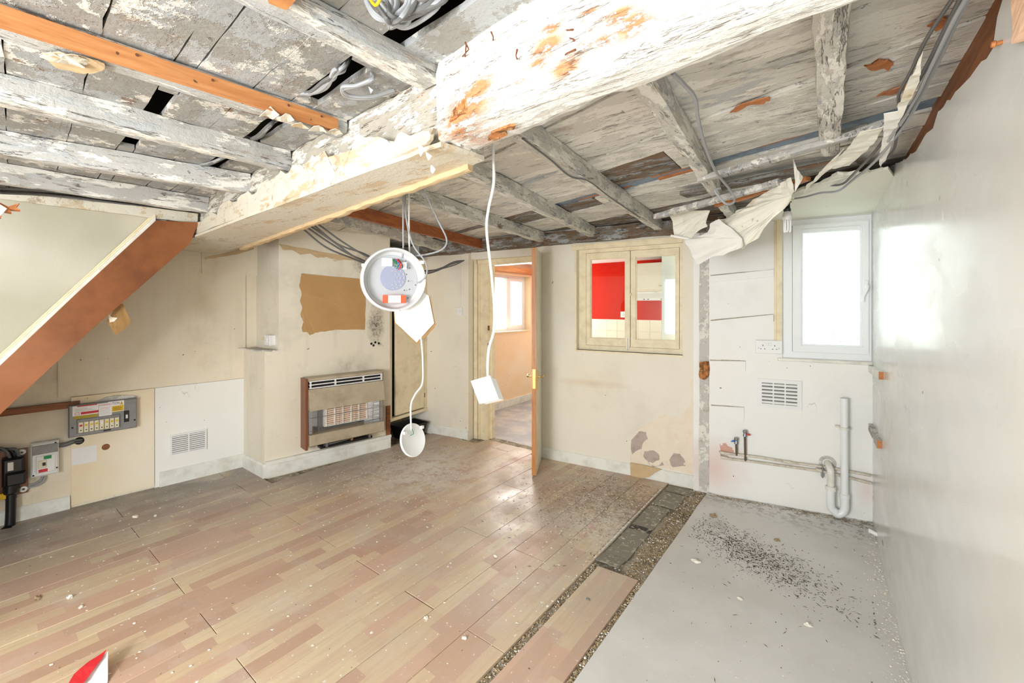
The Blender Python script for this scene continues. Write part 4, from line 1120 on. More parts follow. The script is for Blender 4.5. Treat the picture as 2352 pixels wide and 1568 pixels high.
mb = MB().poly([(XS - .03, yb2, hi.z + (yb2 - hi.y) * su - .05), (XS - .03, pp[5].y + .06, pp[5].z - .02), (XS - .03, pp[5].y + .06, 1.94), (XS - .03, -2.0, 1.94), (XS - .03, -2.0, 0.0), (XS - .03, -.62, 0)], (1, 0, 0), .012)
MT['panel'] = wallm('stained_greenish_panel', (180, 176, 158), .2, .4, holes=True)
O('side_panel', mb, 'panel', sr_)
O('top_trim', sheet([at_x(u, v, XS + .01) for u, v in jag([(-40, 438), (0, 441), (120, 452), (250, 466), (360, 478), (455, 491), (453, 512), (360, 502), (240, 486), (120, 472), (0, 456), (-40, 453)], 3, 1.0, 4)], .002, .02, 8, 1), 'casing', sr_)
O('brown_bracket_board', MB().wbox(LEFT, LEFT.hit(20, 940)[0] - .2, LEFT.hit(183, 915)[0], LEFT.hit(100, 935)[1] - .022, LEFT.hit(100, 935)[1] + .02, 0.001, .04), 'brown_wood', None,
  label='short brown timber rail on the wall above the meters', category='rail')
dk = E('hanging_card_scrap', at_x(275, 770, XS + .03), 'torn brown cardboard scrap hanging below the stair stringer', 'cardboard scrap')
O('card', sheet([at_x(u, v, XS - .008) for u, v in [(268, 700), (283, 697), (290, 715), (302, 738), (290, 752), (266, 770), (255, 752), (245, 737), (256, 722)]], .003, .002, 20, 1), 'cardboard', dk)
O('torn_tab', sheet([at_x(u, v, XS - .004) for u, v in [(247, 716), (256, 728), (270, 730), (262, 738), (252, 740)]], .002, .001, 20, 1), 'palelayer', dk)
bt = E('broken_timber', at_x(15, 480, -2.6), 'broken timber end with orange splinters by the stair panel top', 'timber')
P = [at_x(u, v, -2.6) for u, v in [(-30, 455), (18, 478), (44, 470), (36, 480), (46, 486), (20, 484), (26, 492), (6, 488), (2, 502), (-20, 515), (-30, 500)]]
O('splintered_end', MB().poly(P, (1, 0, .2), .02), 'orange_x', bt)
P = [at_x(u, v, -2.575) for u, v in [(-30, 452), (16, 480), (2, 496), (-30, 490)]]
O('painted_face', MB().poly(P, (1, 0, .2), .006), 'white_dirty', bt)
# ---- fuse box
a0, a1, z0, z1 = WR(LEFT, 157, 314, 931, 915, 1003, 984, .07)
fb = E('fuse_box', LEFT.p((a0 + a1) / 2, z0, 0), 'grey metal fuse box with eight cream fuses and warning labels', 'fuse box')
w_, h_ = a1 - a0, z1 - z0
fa = lambda s: a0 + w_ * s
fz = lambda t: z0 + h_ * t
O('case', MB().wbox(LEFT, a0, a1, z0, z1, .02, .075, .006), 'metal_grey', fb)
O('fuse_tray', MB().wbox(LEFT, fa(.11), fa(.74), fz(.10), fz(.55), .075, .083, .004), 'metal_grey', fb)
for i in range(8):
    s = .135 + i * .074
    f_ = O('fuse_carrier', MB().wbox(LEFT, fa(s), fa(s + .066), fz(.13), fz(.46), .083, .098, .003), 'cream_plastic', fb)
    dc = 'redl' if i == 0 else ('brass' if i == 2 else ('paper' if i == 4 else 'yellow'))
    O('fuse_dot', MB().lathe(LEFT.p(fa(s + .033), fz(.36), .0985), LEFT.n, [(0, .001), (.0075, .001), (.0075, 0)], 12), dc, f_)
    O('screw', MB().lathe(LEFT.p(fa(s + .033), fz(.21), .0985), LEFT.n, [(0, .001), (.004, .001), (.004, 0)], 8), 'dark_gap', f_)
O('main_switch', MB().wbox(LEFT, fa(.80), fa(.875), fz(.25), fz(.62), .075, .084, .003), 'blackp', fb)
O('toggle', MB().wbox(LEFT, fa(.822), fa(.853), fz(.38), fz(.50), .084, .100, .003), 'white', fb)
O('brand_strip', MB().wbox(LEFT, fa(.49), fa(.60), fz(.05), fz(.09), .075, .077), 'blackp', fb)
O('tape', MB().wbox(LEFT, fa(.075), fa(.41), fz(.56), fz(.66), .075, .0756), 'olive', fb)
O('tape', MB().wbox(LEFT, fa(.62), fa(.75), fz(.62), fz(.72), .075, .0756), 'olive', fb)
l1 = O('label', MB().wbox(LEFT, fa(.055), fa(.42), fz(.66), fz(.97), .075, .0762), 'paper', fb)
O('label_band', MB().wbox(LEFT, fa(.17), fa(.42), fz(.69), fz(.765), .0762, .0766), 'redl', l1)
O('label_band', MB().wbox(LEFT, fa(.12), fa(.40), fz(.94), fz(.97), .0762, .0766), 'redl', l1)
O('label_box', MB().wbox(LEFT, fa(.085), fa(.15), fz(.69), fz(.765), .0762, .0766), 'redl', l1)
O('label_box', MB().wbox(LEFT, fa(.090), fa(.145), fz(.70), fz(.755), .0766, .0769), 'paper', l1)
for k in range(3): O('text_line', MB().wbox(LEFT, fa(.09), fa(.38 - .06 * k), fz(.80 + .035 * k), fz(.808 + .035 * k), .0762, .0765), 'cablegrey', l1)
l2 = O('label', MB().wbox(LEFT, fa(.56), fa(.80), fz(.64), fz(.985), .075, .0761), 'paper', fb)
O('label_band', MB().wbox(LEFT, fa(.61), fa(.795), fz(.655), fz(.83), .0761, .0764), 'yellow', l2)
for k in range(4): O('text_line', MB().wbox(LEFT, fa(.63), fa(.77 - .02 * (k % 2)), fz(.68 + .033 * k), fz(.69 + .033 * k), .0764, .0766), 'ink', l2)
TX('CAUTION', LEFT, fa(.525), fz(.875), h_ * .12, .0765, 'ink', fb, sx=w_ * .205)
P = [LEFT.p(fa(.735), fz(.85), .0762), LEFT.p(fa(.79), fz(.85), .0762), LEFT.p(fa(.7625), fz(.965), .0762)]
O('warning_triangle', MB().poly(P, LEFT.n, .0006), 'yellow', l2)
TX('!', LEFT, fa(.7600), fz(.865), h_ * .09, .0770, 'ink', fb, sx=w_ * .006)
l3 = O('label', MB().wbox(LEFT, fa(.425), fa(.615), fz(.545), fz(.965), .0772, .0785), 'paper', fb)
TX('WARNING', LEFT, fa(.432), fz(.88), h_ * .085, .0787, 'redl', fb, sx=w_ * .176)
for k in range(7): O('text_line', MB().wbox(LEFT, fa(.44), fa(.60 - .01 * (k % 3)), fz(.60 + .036 * k), fz(.607 + .036 * k), .0785, .0788), 'redl' if k > 4 else 'cablegrey', l3)
for s, t in ((.055, .31), (.965, .27)): O('screw', MB().lathe(LEFT.p(fa(s), fz(t), .0755), LEFT.n, [(0, .002), (.006, .002), (.006, 0)], 10), 'dark_gap', fb)
O('plaster_crumbs', sheet([LEFT.p(a, z, .022) for a, z in jag([Vector((fa(.35), z1)), Vector((fa(1.0), z1)), Vector((fa(1.0), z1 + .012)), Vector((fa(.7), z1 + .03)), Vector((fa(.5), z1 + .02))], 4, .005, 3)], .004, .012, 20, 1), 'plaster', fb)
# ---- white isolator box
a0, a1, z0, z1 = WR(LEFT, 70, 135, 1020, 1010, 1097, 1087, .06)
iso = E('isolator_box', LEFT.p((a0 + a1) / 2, z0, 0), 'white plastic isolator box with green and red labels', 'switch box')
w_, h_ = a1 - a0, z1 - z0
O('case', MB().wbox(LEFT, a0, a1, z0, z1, .001, .065, .010), 'white', iso)
O('clear_lid', MB().wbox(LEFT, fa(.06), fa(.97), fz(.66), fz(.93), .065, .069, .002), 'metal_grey', iso)
O('inner_panel', MB().wbox(LEFT, fa(.18), fa(.88), fz(.10), fz(.62), .065, .073, .004), 'white', iso)
O('breaker', MB().wbox(LEFT, fa(.26), fa(.56), fz(.26), fz(.48), .073, .080, .002), 'cream_plastic', iso)
O('toggle', MB().wbox(LEFT, fa(.42), fa(.52), fz(.33), fz(.42), .080, .090, .002), 'blackp', iso)
O('green_label', MB().wbox(LEFT, fa(.46), fa(.74), fz(.50), fz(.60), .073, .0737), 'green', iso)
O('red_label', MB().wbox(LEFT, fa(.28), fa(.60), fz(.13), fz(.22), .073, .0737), 'redl', iso)
for s, t in ((.10, .86), (.88, .94), (.10, .07), (.93, .18)): O('screw', MB().lathe(LEFT.p(fa(s), fz(t), .0655), LEFT.n, [(0, .002), (.005, .002), (.005, 0)], 10), 'dark_gap', iso)
lp = lambda u, v, o: LEFT.p(*LEFT.hit(u, v, o), o)
O('meter_tail', cable([lp(134, 1020, .035), lp(150, 1018, .04), lp(168, 1012, .04), lp(182, 1010, .03), lp(192, 1009, .005)], .008), 'cabledark', iso)
O('meter_tail', cable([lp(134, 1026, .03), lp(150, 1024, .034), lp(170, 1017, .034), lp(184, 1015, .024), lp(194, 1013, .004)], .006), 'cabledark', iso)
O('meter_tail', cable([lp(98, 1094, .03), lp(92, 1103, .035), lp(80, 1110, .03), lp(66, 1114, .03)], .007), 'cablegrey', iso)
O('meter_tail', cable([lp(104, 1093, .02), lp(98, 1106, .03), lp(84, 1115, .03), lp(66, 1119, .03)], .006), 'cablegrey', iso)
# ---- service head on brown board with black cable
a0, a1, z0, z1 = WR(LEFT, -40, 64, 1045, 1030, 1150, 1134, .03)
sv = E('service_head', LEFT.p((a0 + a1) / 2, z0, 0), 'black electricity service head with thick cable on a brown board', 'meter')
w_, h_ = a1 - a0, z1 - z0
O('back_board', MB().wbox(LEFT, a0, a1, z0, z1, .001, .022), 'fire_wood', sv)
O('cutout_body', MB().wbox(LEFT, fa(.42), fa(.92), fz(.28), fz(.88), .022, .095, .012), 'blackp', sv)
O('fuse_block', MB().wbox(LEFT, fa(.50), fa(.96), fz(.30), fz(.58), .095, .125, .010), 'blackp', sv)
O('barcode_label', MB().wbox(LEFT, fa(.55), fa(.68), fz(.62), fz(.80), .0952, .0962), 'paper', sv)
O('yellow_tag', MB().wbox(LEFT, fa(.34), fa(.52), fz(.00), fz(.13), .060, .070, .002), 'yellow', sv)
O('cable_gland', MB().lathe(LEFT.p(fa(.62), fz(.28), .055), (0, 0, -1), [(.035, 0), (.035, .05), (.026, .06), (.026, .09)], 16), 'blackp', sv, smooth=True)
O('supply_cable', MB().tube(smoothp([LEFT.p(fa(.62), fz(.15), .055), LEFT.p(fa(.61), fz(-.4), .06), LEFT.p(fa(.57), fz(-.75), .07), LEFT.p(fa(.52), .0, .10)], 5), .024, 12), 'blackp', sv, smooth=True)
for s, t in ((.86, .93), (.90, .10)):
    O('porcelain_ring', MB().lathe(LEFT.p(fa(s), fz(t), .022), LEFT.n, [(.006, .012), (.010, .018), (.018, .014), (.020, 0)], 16), 'white', sv, smooth=True)
O('blue_clip', MB().wbox(LEFT, fa(.66), fa(.72), fz(.90), fz(.99), .05, .07, .003), 'bluep', sv)
for k in range(3):
    O('meter_tail', cable([LEFT.p(fa(.8 - .1 * k), fz(.86), .06), LEFT.p(fa(.7 - .1 * k), fz(1.06), .07), LEFT.p(fa(.3), fz(1.05 + .04 * k), .06), LEFT.p(fa(-.1), fz(.95 + .04 * k), .05)], .009), ('cabledark', 'blackp', 'cabledark')[k], sv, smooth=True)
# holes in the backing board (round cut-outs) and pale ghost of a removed box
for u, v, r in ((182, 1012, .026), (243, 1026, .022)):
    a, z = LEFT.hit(u, v, .02)
    O('cable_hole', MB().lathe(LEFT.p(a, z, .0195), LEFT.n, [(0, .0012), (r, .0012), (r, 0)], 20), 'black' if u < 200 else 'brown_wood', wl)
a0, a1, z0, z1 = WR(LEFT, 164, 222, 1030, 1022, 1068, 1060, .02)
O('pale_paint_ghost', MB().wbox(LEFT, a0, a1, z0, z1, .020, .0206), 'paper', wl)
# ---- low louvred vent on the left wall
def louvre(W, a0, a1, z0, z1, d, cols, rows, name, label, mat, border, slat_t=.55, back='dark_gap', label_mat=None):
    v = E(name, W.p((a0 + a1) / 2, z0, 0), label, 'air vent')
    b = border
    O('recess', MB().wbox(W, a0 + b * .6, a1 - b * .6, z0 + b * .6, z1 - b * .6, d + .0005, d + .003), back, v)
    mb = MB(); ring(mb, W, a0, a1, z0, z1, a0 + b, a1 - b, z0 + b, z1 - b, d, d + .012)
    O('frame', mb, mat, v)
    cw = (a1 - a0 - 2 * b) / cols
    for c in range(1, cols): O('divider', MB().wbox(W, a0 + b + c * cw - .004, a0 + b + c * cw + .004, z0 + b, z1 - b, d + .003, d + .011), mat, v)
    rh = (z1 - z0 - 2 * b) / rows
    for r_ in range(rows):
        zc_ = z0 + b + (r_ + .5) * rh; t = rh * slat_t / 2
        A_, B_ = a0 + b, a1 - b
        O('slat', MB().hexa([W.p(A_, zc_ - t, d + .003), W.p(B_, zc_ - t, d + .003), W.p(B_, zc_ - t * 1.3, d + .010), W.p(A_, zc_ - t * 1.3, d + .010),
                             W.p(A_, zc_ + t, d + .003), W.p(B_, zc_ + t, d + .003), W.p(B_, zc_ + t * .4, d + .010), W.p(A_, zc_ + t * .4, d + .010)]), mat, v)
    return v
a0, a1, z0, z1 = WR(LEFT, 390, 474, 997, 986, 1046, 1031, .014)
louvre(LEFT, a0, a1, z0, z1, .014, 2, 9, 'wall_vent', 'low white air vent with two columns of thin louvres', 'white', .012, back='cabledark')
a0, a1, z0, z1 = WR(WIN, 1740, 1841, 869, 874, 934, 940, .0)
louvre(WIN, a0, a1, z0, z1, .0, 3, 6, 'wall_vent', 'square-framed white air vent below the frosted window', 'white', .026, back='cabledark')
# ---- gas fire
PR_ = .13
a0 = BREAST.hit(708, 950, PR_)[0]; a1 = BREAST.hit(879, 930, PR_)[0]
ztop = (BREAST.hit(708, 872, PR_)[1] + BREAST.hit(870, 857, PR_)[1]) / 2
zbot = (BREAST.hit(712, 1024, PR_)[1] + BREAST.hit(876, 988, PR_)[1]) / 2
print('fire', a0, a1, ztop, zbot)
w_, h_ = a1 - a0, ztop - zbot; z0 = zbot
gf = E('gas_fire', BREAST.p((a0 + a1) / 2, .10, 0), 'old beige gas fire with brown wood sides on the chimney breast', 'gas fire')
B = BREAST
O('side_panel', MB().wbox(B, a0 - .022, a0 - .002, zbot - .035, ztop + .012, .004, PR_ + .002), 'fire_wood', gf)
O('side_panel', MB().wbox(B, a1 + .002, a1 + .018, zbot + .0, ztop + .0, .004, PR_ - .03), 'fire_wood', gf)
O('top_cap', MB().wbox(B, a0 - .004, a1 + .004, ztop - .010, ztop + .016, .004, PR_ - .002, .004), 'fire_beige', gf)
g = O('grille_back', MB().wbox(B, a0 + .01, a1 - .01, fz(.87), fz(.975), .02, PR_ - .02), 'black', gf)
for t in (.875, .925, .975): O('grille_bar', MB().wbox(B, a0 + .008, a1 - .008, fz(t) - .004, fz(t) + .004, PR_ - .022, PR_ + .004), 'white', gf)
for s in (.03, .34, .72, .985): O('grille_post', MB().wbox(B, fa(s) - .004, fa(s) + .004, fz(.87), fz(.98), PR_ - .022, PR_ + .006), 'white', gf)
cz0, cz1 = fz(.54), fz(.86)
mb = MB().hexa([B.p(a0, cz0, .03), B.p(a1, cz0, .03), B.p(a1, cz0, PR_ + .045), B.p(a0, cz0, PR_ + .045), B.p(a0, cz1, .03), B.p(a1, cz1, .03), B.p(a1, cz1, PR_ + .008), B.p(a0, cz1, PR_ + .008)])
O('canopy', mb, 'fire_beige', gf)
O('lower_trim', MB().wbox(B, a0 + .002, a1 + .004, zbot, fz(.17), .03, PR_ + .035, .006), 'fire_beige', gf)
O('firebox_back', MB().wbox(B, a0 + .03, a1 - .03, fz(.17), fz(.56), .02, .04), 'steel', gf)
O('reflector', MB().hexa([B.p(a0, fz(.17), .04), B.p(a0 + .10, fz(.17), .04), B.p(a0 + .10, fz(.17), .05), B.p(a0, fz(.17), PR_), B.p(a0, fz(.55), .04), B.p(a0 + .10, fz(.55), .04), B.p(a0 + .10, fz(.55), .05), B.p(a0, fz(.55), PR_)]), 'chrome', gf)
O('reflector', MB().hexa([B.p(a1 - .15, fz(.17), .04), B.p(a1, fz(.17), .04), B.p(a1, fz(.17), PR_), B.p(a1 - .15, fz(.17), .06), B.p(a1 - .15, fz(.55), .04), B.p(a1, fz(.55), .04), B.p(a1, fz(.55), PR_), B.p(a1 - .15, fz(.55), .06)]), 'chrome', gf)
O('side_strip', MB().wbox(B, a0 + .004, a0 + .03, fz(.18), fz(.53), PR_ - .01, PR_ + .01), 'chrome', gf)
O('side_strip', MB().wbox(B, a1 - .03, a1 - .004, fz(.18), fz(.53), PR_ - .01, PR_ + .01), 'chrome', gf)
ra0, ra1, rz0, rz1 = fa(.24), fa(.79), fz(.24), fz(.50)
rb = O('radiant_surround', MB().wbox(B, ra0 - .01, ra1 + .01, rz0 - .012, rz1 + .012, .04, .078), 'clay_white', gf)
for k in range(5):
    A_ = ra0 + (ra1 - ra0) * (k + .12) / 5; Bq = ra0 + (ra1 - ra0) * (k + .88) / 5
    rd = O('radiant', MB().wbox(B, A_, Bq, rz0, rz1, .078, .086), 'clay', rb)
for k in range(6):
    A_ = ra0 + (ra1 - ra0) * k / 5
    O('radiant_post', MB().wbox(B, A_ - .006, A_ + .006, rz0 - .004, rz1 + .004, .078, .098, .002), 'clay_white', rb)
for k in range(8):
    zz = rz0 + (rz1 - rz0) * (k + .5) / 8
    O('radiant_bar', MB().wbox(B, ra0, ra1, zz - .0035, zz + .0035, .084, .092), 'clay_white', rb)
for t in (.22, .42):
    O('guard_wire', MB().tube([B.p(a0 + .012, fz(t), PR_ + .012), B.p(a1 - .012, fz(t), PR_ + .012)], .0022, 6), 'steel', gf)
for s in (.12, .38, .60, .84):
    O('guard_wire', MB().tube([B.p(fa(s), fz(.16), PR_ + .014), B.p(fa(s), fz(.56), PR_ + .03)], .0018, 6), 'steel', gf)
for k in range(5):
    O('guard_wire', MB().tube([B.p(fa(.82), fz(.22 + k * .07), PR_ + .002), B.p(fa(.97), fz(.23 + k * .07), PR_ + .002)], .0016, 6), 'steel', gf)
O('base_tray', MB().wbox(B, fa(.16), fa(.86), zbot - .055, zbot - .035, .03, PR_ - .02), 'blackp', gf)
for s in (.22, .80): O('foot', MB().wbox(B, fa(s), fa(s + .03), zbot - .045, zbot, .06, PR_ - .01), 'steel', gf)
O('gas_pipe', MB().tube(smoothp([B.p(fa(.2), zbot - .03, .10), B.p(fa(.4), zbot - .024, .11), B.p(fa(.6), zbot - .022, .09), B.p(fa(.84), zbot - .01, .10)], 4), .006, 8), 'steel', gf)
O('burner_knob', MB().lathe(B.p(fa(.56), zbot - .02, .10), B.n, [(.014, 0), (.016, .02), (.010, .03), (0, .031)], 12), 'brass', gf)
# hearth plinth under it
skh = O('hearth_plinth', MB().wbox(B, -.0, B.len, .104, .132, .0, .03), 'skirting', wb)
O('broken_post', MB().wbox(B, B.len - .045, B.len - .005, .13, fz(.35), 0.0, .02), 'brown_wood', wb)
# soot and mould blob at the flue, black clips
for (u, v) in [(853, 789), (862, 786), (870, 788), (858, 793)]:
    p = B.p(*B.hit(u, v, .003), .003)
    O('black_mould_spot', MB().lathe(p, B.n, [(0, .003), (.009, .003), (.012, 0)], 9), 'ink', wb)
# ---- cupboard in the alcove
CW = Wall((-3.585, 2.655), (-3.66, 3.20), (1, 0))
cq = lambda u, v: CW.hit(u, v)
zt, zb_ = 1.93, (cq(893, 958)[1] + cq(983, 937)[1]) / 2
print('cupboard', cq(893, 958), cq(983, 937), CW.len)
cu_ = E('cupboard', CW.p(CW.len / 2, zb_, -.1), 'tall cream cupboard in the alcove with its door slightly ajar', 'cupboard')
O('carcass', MB().wbox(CW, .03, CW.len, zb_, zt, -.32, -.03), 'black', cu_)
O('frame_stile', MB().wbox(CW, -.012, .028, zb_, zt, -.03, .012), 'cream_paint', cu_)
O('frame_stile', MB().wbox(CW, CW.len - .03, CW.len + .02, zb_, zt, -.03, .008), 'cream_paint', cu_)
O('bottom_rail', MB().wbox(CW, .0, CW.len + .02, zb_ - .03, zb_ + .0, -.30, .02), 'cream_paint', cu_)
d_ = O('door', MB().wbox(CW, .085, CW.len - .034, zb_ + .012, zt - .01, -.012, .010, .002), 'cream_paint', cu_)
O('finger_pull', MB().lathe(CW.p(.115, 1.28, .010), CW.n, [(.018, 0), (.020, .004), (.012, .006), (0, .003)], 16), 'cream_paint', d_, smooth=True)
O('hinge', MB().wbox(CW, CW.len - .036, CW.len - .026, zb_ + .12, zb_ + .17, .010, .014), 'rust', d_)
O('hinge', MB().wbox(CW, CW.len - .036, CW.len - .026, 1.6, 1.65, .010, .014), 'rust', d_)
tub = E('plastic_tub', (-3.66, 2.98, 0), 'black rectangular plastic tub on the floor below the cupboard', 'tub')
c = Vector((-3.68, 2.98, 0))
def tubbox(s0, s1, h, zb0):
    v0 = [(c.x - s0[0], c.y - s0[1]), (c.x + s0[0], c.y - s0[1]), (c.x + s0[0], c.y + s0[1]), (c.x - s0[0], c.y + s0[1])]
    v1 = [(c.x - s1[0], c.y - s1[1]), (c.x + s1[0], c.y - s1[1]), (c.x + s1[0], c.y + s1[1]), (c.x - s1[0], c.y + s1[1])]
    return v0, v1
mb = MB(); v0, v1 = tubbox((.09, .12), (.12, .16), .13, 0)
mb.v = [(x, y, .001) for x, y in v0] + [(x, y, .14) for x, y in v1] + [(c.x + (x - c.x) * .93, c.y + (y - c.y) * .93, .14) for x, y in v1] + [(c.x + (x - c.x) * .93, c.y + (y - c.y) * .93, .01) for x, y in v0]
for k in range(4):
    j = (k + 1) % 4; mb.f += [(k, j, 4 + j, 4 + k), (4 + k, 4 + j, 8 + j, 8 + k), (8 + k, 8 + j, 12 + j, 12 + k)]
mb.f += [(3, 2, 1, 0), (12, 13, 14, 15)]
O('basin', mb, 'blackp', tub)
mb = MB()
for k in range(4):
    p, q = Vector((*v1[k], .138)), Vector((*v1[(k + 1) % 4], .138)); mb.tube([p, q], .007, 8)
O('rim', mb, 'blackp', tub)
# ---- sockets and switches
def plate(W, a, z, w, h, d0, t, name, label, cat, kind):
    e = E(name, W.p(a, z - h / 2, 0), label, cat)
    O('back_box', MB().wbox(W, a - w / 2 + .002, a + w / 2 - .002, z - h / 2 + .002, z + h / 2 - .002, d0, d0 + t, .002), 'white', e)
    O('face_plate', MB().wbox(W, a - w / 2, a + w / 2, z - h / 2, z + h / 2, d0 + t, d0 + t + .009, .003), 'white', e)
    f = d0 + t + .009
    if kind == 'double':
        for s in (-.036, .036):
            for dx, dz, ww_, hh in ((0, .010, .004, .010), (-.012, -.014, .008, .004), (.012, -.014, .008, .004)):
                O('pin_slot', MB().wbox(W, a + s + dx - ww_ / 2, a + s + dx + ww_ / 2, z + dz - hh / 2, z + dz + hh / 2, f, f + .0008), 'dark_gap', e)
        for s in (-.009, .009): O('rocker', MB().wbox(W, a + s - .007, a + s + .007, z + .008, z + .030, f, f + .005, .002), 'white', e)
        for s in (-.062, .062): O('screw', MB().lathe(W.p(a + s, z - .008, f), W.n, [(0, .001), (.004, .001), (.004, 0)], 10), 'steel', e)
    if kind == 'switch':
        O('rocker', MB().wbox(W, a - .010, a + .010, z - .016, z + .016, f, f + .005, .002), 'white', e)
        for s in (-.030, .030): O('screw', MB().lathe(W.p(a + s, z, f), W.n, [(0, .001), (.003, .001), (.003, 0)], 10), 'steel', e)
    return e
a, z = WIN.hit(1766, 797, .03)
a0, a1, z0, z1 = WR(WIN, 1735, 1797, 781, 782, 812, 812, .03)
plate(WIN, (a0 + a1) / 2, (z0 + z1) / 2, a1 - a0, z1 - z0, 0, .022, 'wall_socket', 'white double socket on the wall left of the frosted window', 'socket', 'double')
a, z = BACKL.hit(1055, 715, .02)
sw = plate(BACKL, a, z, .070, .085, 0, .012, 'light_switch', 'white light switch on the wall left of the doorway', 'light switch', 'switch')
O('conduit', MB().wbox(BACKL, a - .009, a + .009, z + .045, 1.95, 0, .007), 'wall_back', sw)
U = Wall((-4.17, 1.648), (-3.71, 1.648), (0, -1))
a, z = U.hit(620, 781, .02)
fs = plate(U, a, z, .105, .088, 0, .035, 'fused_spur', 'white spur box on the side of the chimney stack', 'switch', 'switch')
O('conduit', MB().tube([U.p(a - .05, z + .004, .014), U.p(a - .17, z + .004, .014)], .010, 8), 'cream_paint', fs)

# ---- the hanging round light, its plasterboard scrap and flexes
Dl = 2.1
cL = at_d(905.5, 642, Dl)
nrm = (Vector((0, 0, EYE)) - cL).normalized(); side = nrm.cross(Vector((0, 0, 1))).normalized()
nrm = (nrm - side * .22 + Vector((0, 0, .03))).normalized()
lt = E('hanging_light', cL, 'open round white LED ceiling light hanging by its cable', 'ceiling light')
Rr = .1575
MT['housing'] = plain('white_lamp_housing', (214, 215, 216), .35); MT['tray'] = plain('pale_gear_tray', (190, 192, 196), .4)
O('housing', MB().lathe(cL - nrm * .055, nrm, [(0, 0), (Rr * .82, 0), (Rr * .97, .012), (Rr, .03), (Rr, .060), (Rr * .985, .066), (Rr * .93, .066), (Rr * .90, .058), (Rr * .88, .03), (Rr * .80, .022), (0, .022)], 56), 'housing', lt, smooth=True)
bk = cL - nrm * .0325
O('gear_tray', MB().lathe(bk, nrm, [(0, .002), (Rr * .78, .002), (Rr * .79, 0)], 48), 'tray', lt, smooth=True)
ux = side * -1 if side.dot(Vector((CS, SN, 0))) < 0 else side
up = ux.cross(nrm) * -1
if up.z < 0: up = -up
up = nrm.cross(ux); up = up if up.z > 0 else -up
MT['leddisc'] = plain('pale_led_board', (160, 166, 190), .25)
lc = bk + up * .01 + ux * .0
O('led_board', MB().lathe(lc + nrm * .002, nrm, [(0, .003), (.062, .003), (.063, 0)], 40), 'leddisc', lt, smooth=True)
for ring_, nn in ((.020, 6), (.036, 11), (.052, 16)):
    for k in range(nn):
        an = 2 * math.pi * k / nn; p = lc + (ux * math.cos(an) + up * math.sin(an)) * ring_ + nrm * .005
        O('led_chip', MB().lathe(p, nrm, [(0, .0012), (.0022, .0012), (.0026, 0)], 6), 'cream_plastic', lt)
rr = random.Random(3)
for k in range(26):
    an = rr.uniform(0, 6.28); q = rr.uniform(.072, .118); p = bk + (ux * math.cos(an) + up * math.sin(an)) * q + nrm * .002
    O('vent_hole', MB().lathe(p, nrm, [(0, .0006), (rr.choice([.0016, .002, .0036]), .0006), (.0036, 0)], 8), 'cabledark', lt)
def obox(c, a, b, n, w, h, t):
    return MB().hexa([c - a * w - b * h, c + a * w - b * h, c + a * w + b * h, c - a * w + b * h] and
                     [c - a * w - b * h, c + a * w - b * h, c + a * w - b * h + n * t, c - a * w - b * h + n * t,
                      c - a * w + b * h, c + a * w + b * h, c + a * w + b * h + n * t, c - a * w + b * h + n * t])
drv = bk - up * .098 + ux * .004
d1 = O('driver', obox(drv, ux, up, nrm, .055, .020, .020), 'orange_p', lt)
O('driver_label', obox(drv + nrm * .020, ux, up, nrm, .030, .019, .001), 'paper', d1)
for k in range(4): O('text_line', obox(drv + nrm * .021 + up * (.011 - .007 * k), ux, up, nrm, .022, .0008, .0004), 'cablegrey', d1)
tb_ = bk + up * .088 - ux * .030
O('terminal_block', obox(tb_, ux, up, nrm, .024, .020, .018), 'white', lt)
O('terminal_block', obox(bk + up * .072 + ux * .052, ux, up, nrm, .012, .018, .014), 'white', lt)
for k, (mt_, dx) in enumerate([('redp', .024), ('greenp', .012), ('blackp', .034), ('redp', .030), ('greenp', .004), ('bluep', .018)]):
    p = bk + nrm * .012
    O('wire', cable([p + up * .105 + ux * (dx - .010), p + up * .085 + ux * dx + nrm * .014, p + up * (.065 + .004 * k) + ux * (dx + .006) + nrm * .018, p + up * (.052 + .003 * k) + ux * (dx + .004 * (k % 3))], .0022, 5, 6), mt_, lt, smooth=True)
for k in range(3): O('spring_clip', obox(cL + (ux * math.cos(2.1 * k + .6) + up * math.sin(2.1 * k + .6)) * (Rr + .002), ux, up, nrm, .008, .008, .012), 'white', lt)
O('flex', cable([Vector((at_d(927, 438, Dl).x, at_d(927, 438, Dl).y, 2.12)), at_d(927, 438, Dl), at_d(926, 480, Dl), at_d(926, 530, Dl + .01), at_d(926, 572, Dl + .03), at_d(922, 600, Dl + .055)], .0042), 'cablegrey', lt, smooth=True)
O('flex', cable([at_d(931, 436, Dl + .02), at_d(933, 500, Dl), at_d(948, 560, Dl), at_d(976, 600, Dl + .02), at_d(981, 622, Dl + .04), at_d(974, 640, Dl + .06), at_d(958, 650, Dl + .07)], .0042), 'cablegrey', lt, smooth=True)
O('flex', cable([at_d(972, 425, Dl - .2), at_d(985, 460, Dl - .1), at_d(1008, 510, Dl), at_d(1026, 550, Dl), at_d(1016, 572, Dl), at_d(985, 583, Dl + .04), at_d(950, 588, Dl + .06)], .0042), 'cablegrey', lt, smooth=True)
Ds = 2.2
pb = E('plasterboard_scrap', at_d(955, 740, Ds), 'white plasterboard piece with torn brown edges hanging behind the round light', 'plasterboard')
vf = (Vector((0, 0, EYE)) - at_d(955, 740, Ds)).normalized()
P = [at_d(u, v, Ds) for u, v in [(905, 690), (950, 650), (985, 680), (997, 742), (957, 786), (908, 740)]]
O('board_face', MB().poly(P, -vf, .003), 'white', pb)
Pj = jag([at_d(u, v, Ds + .005) for u, v in [(903, 690), (950, 650), (988, 682), (1001, 744), (998, 752), (962, 790), (955, 788), (906, 742)]], 4, .003, 6)
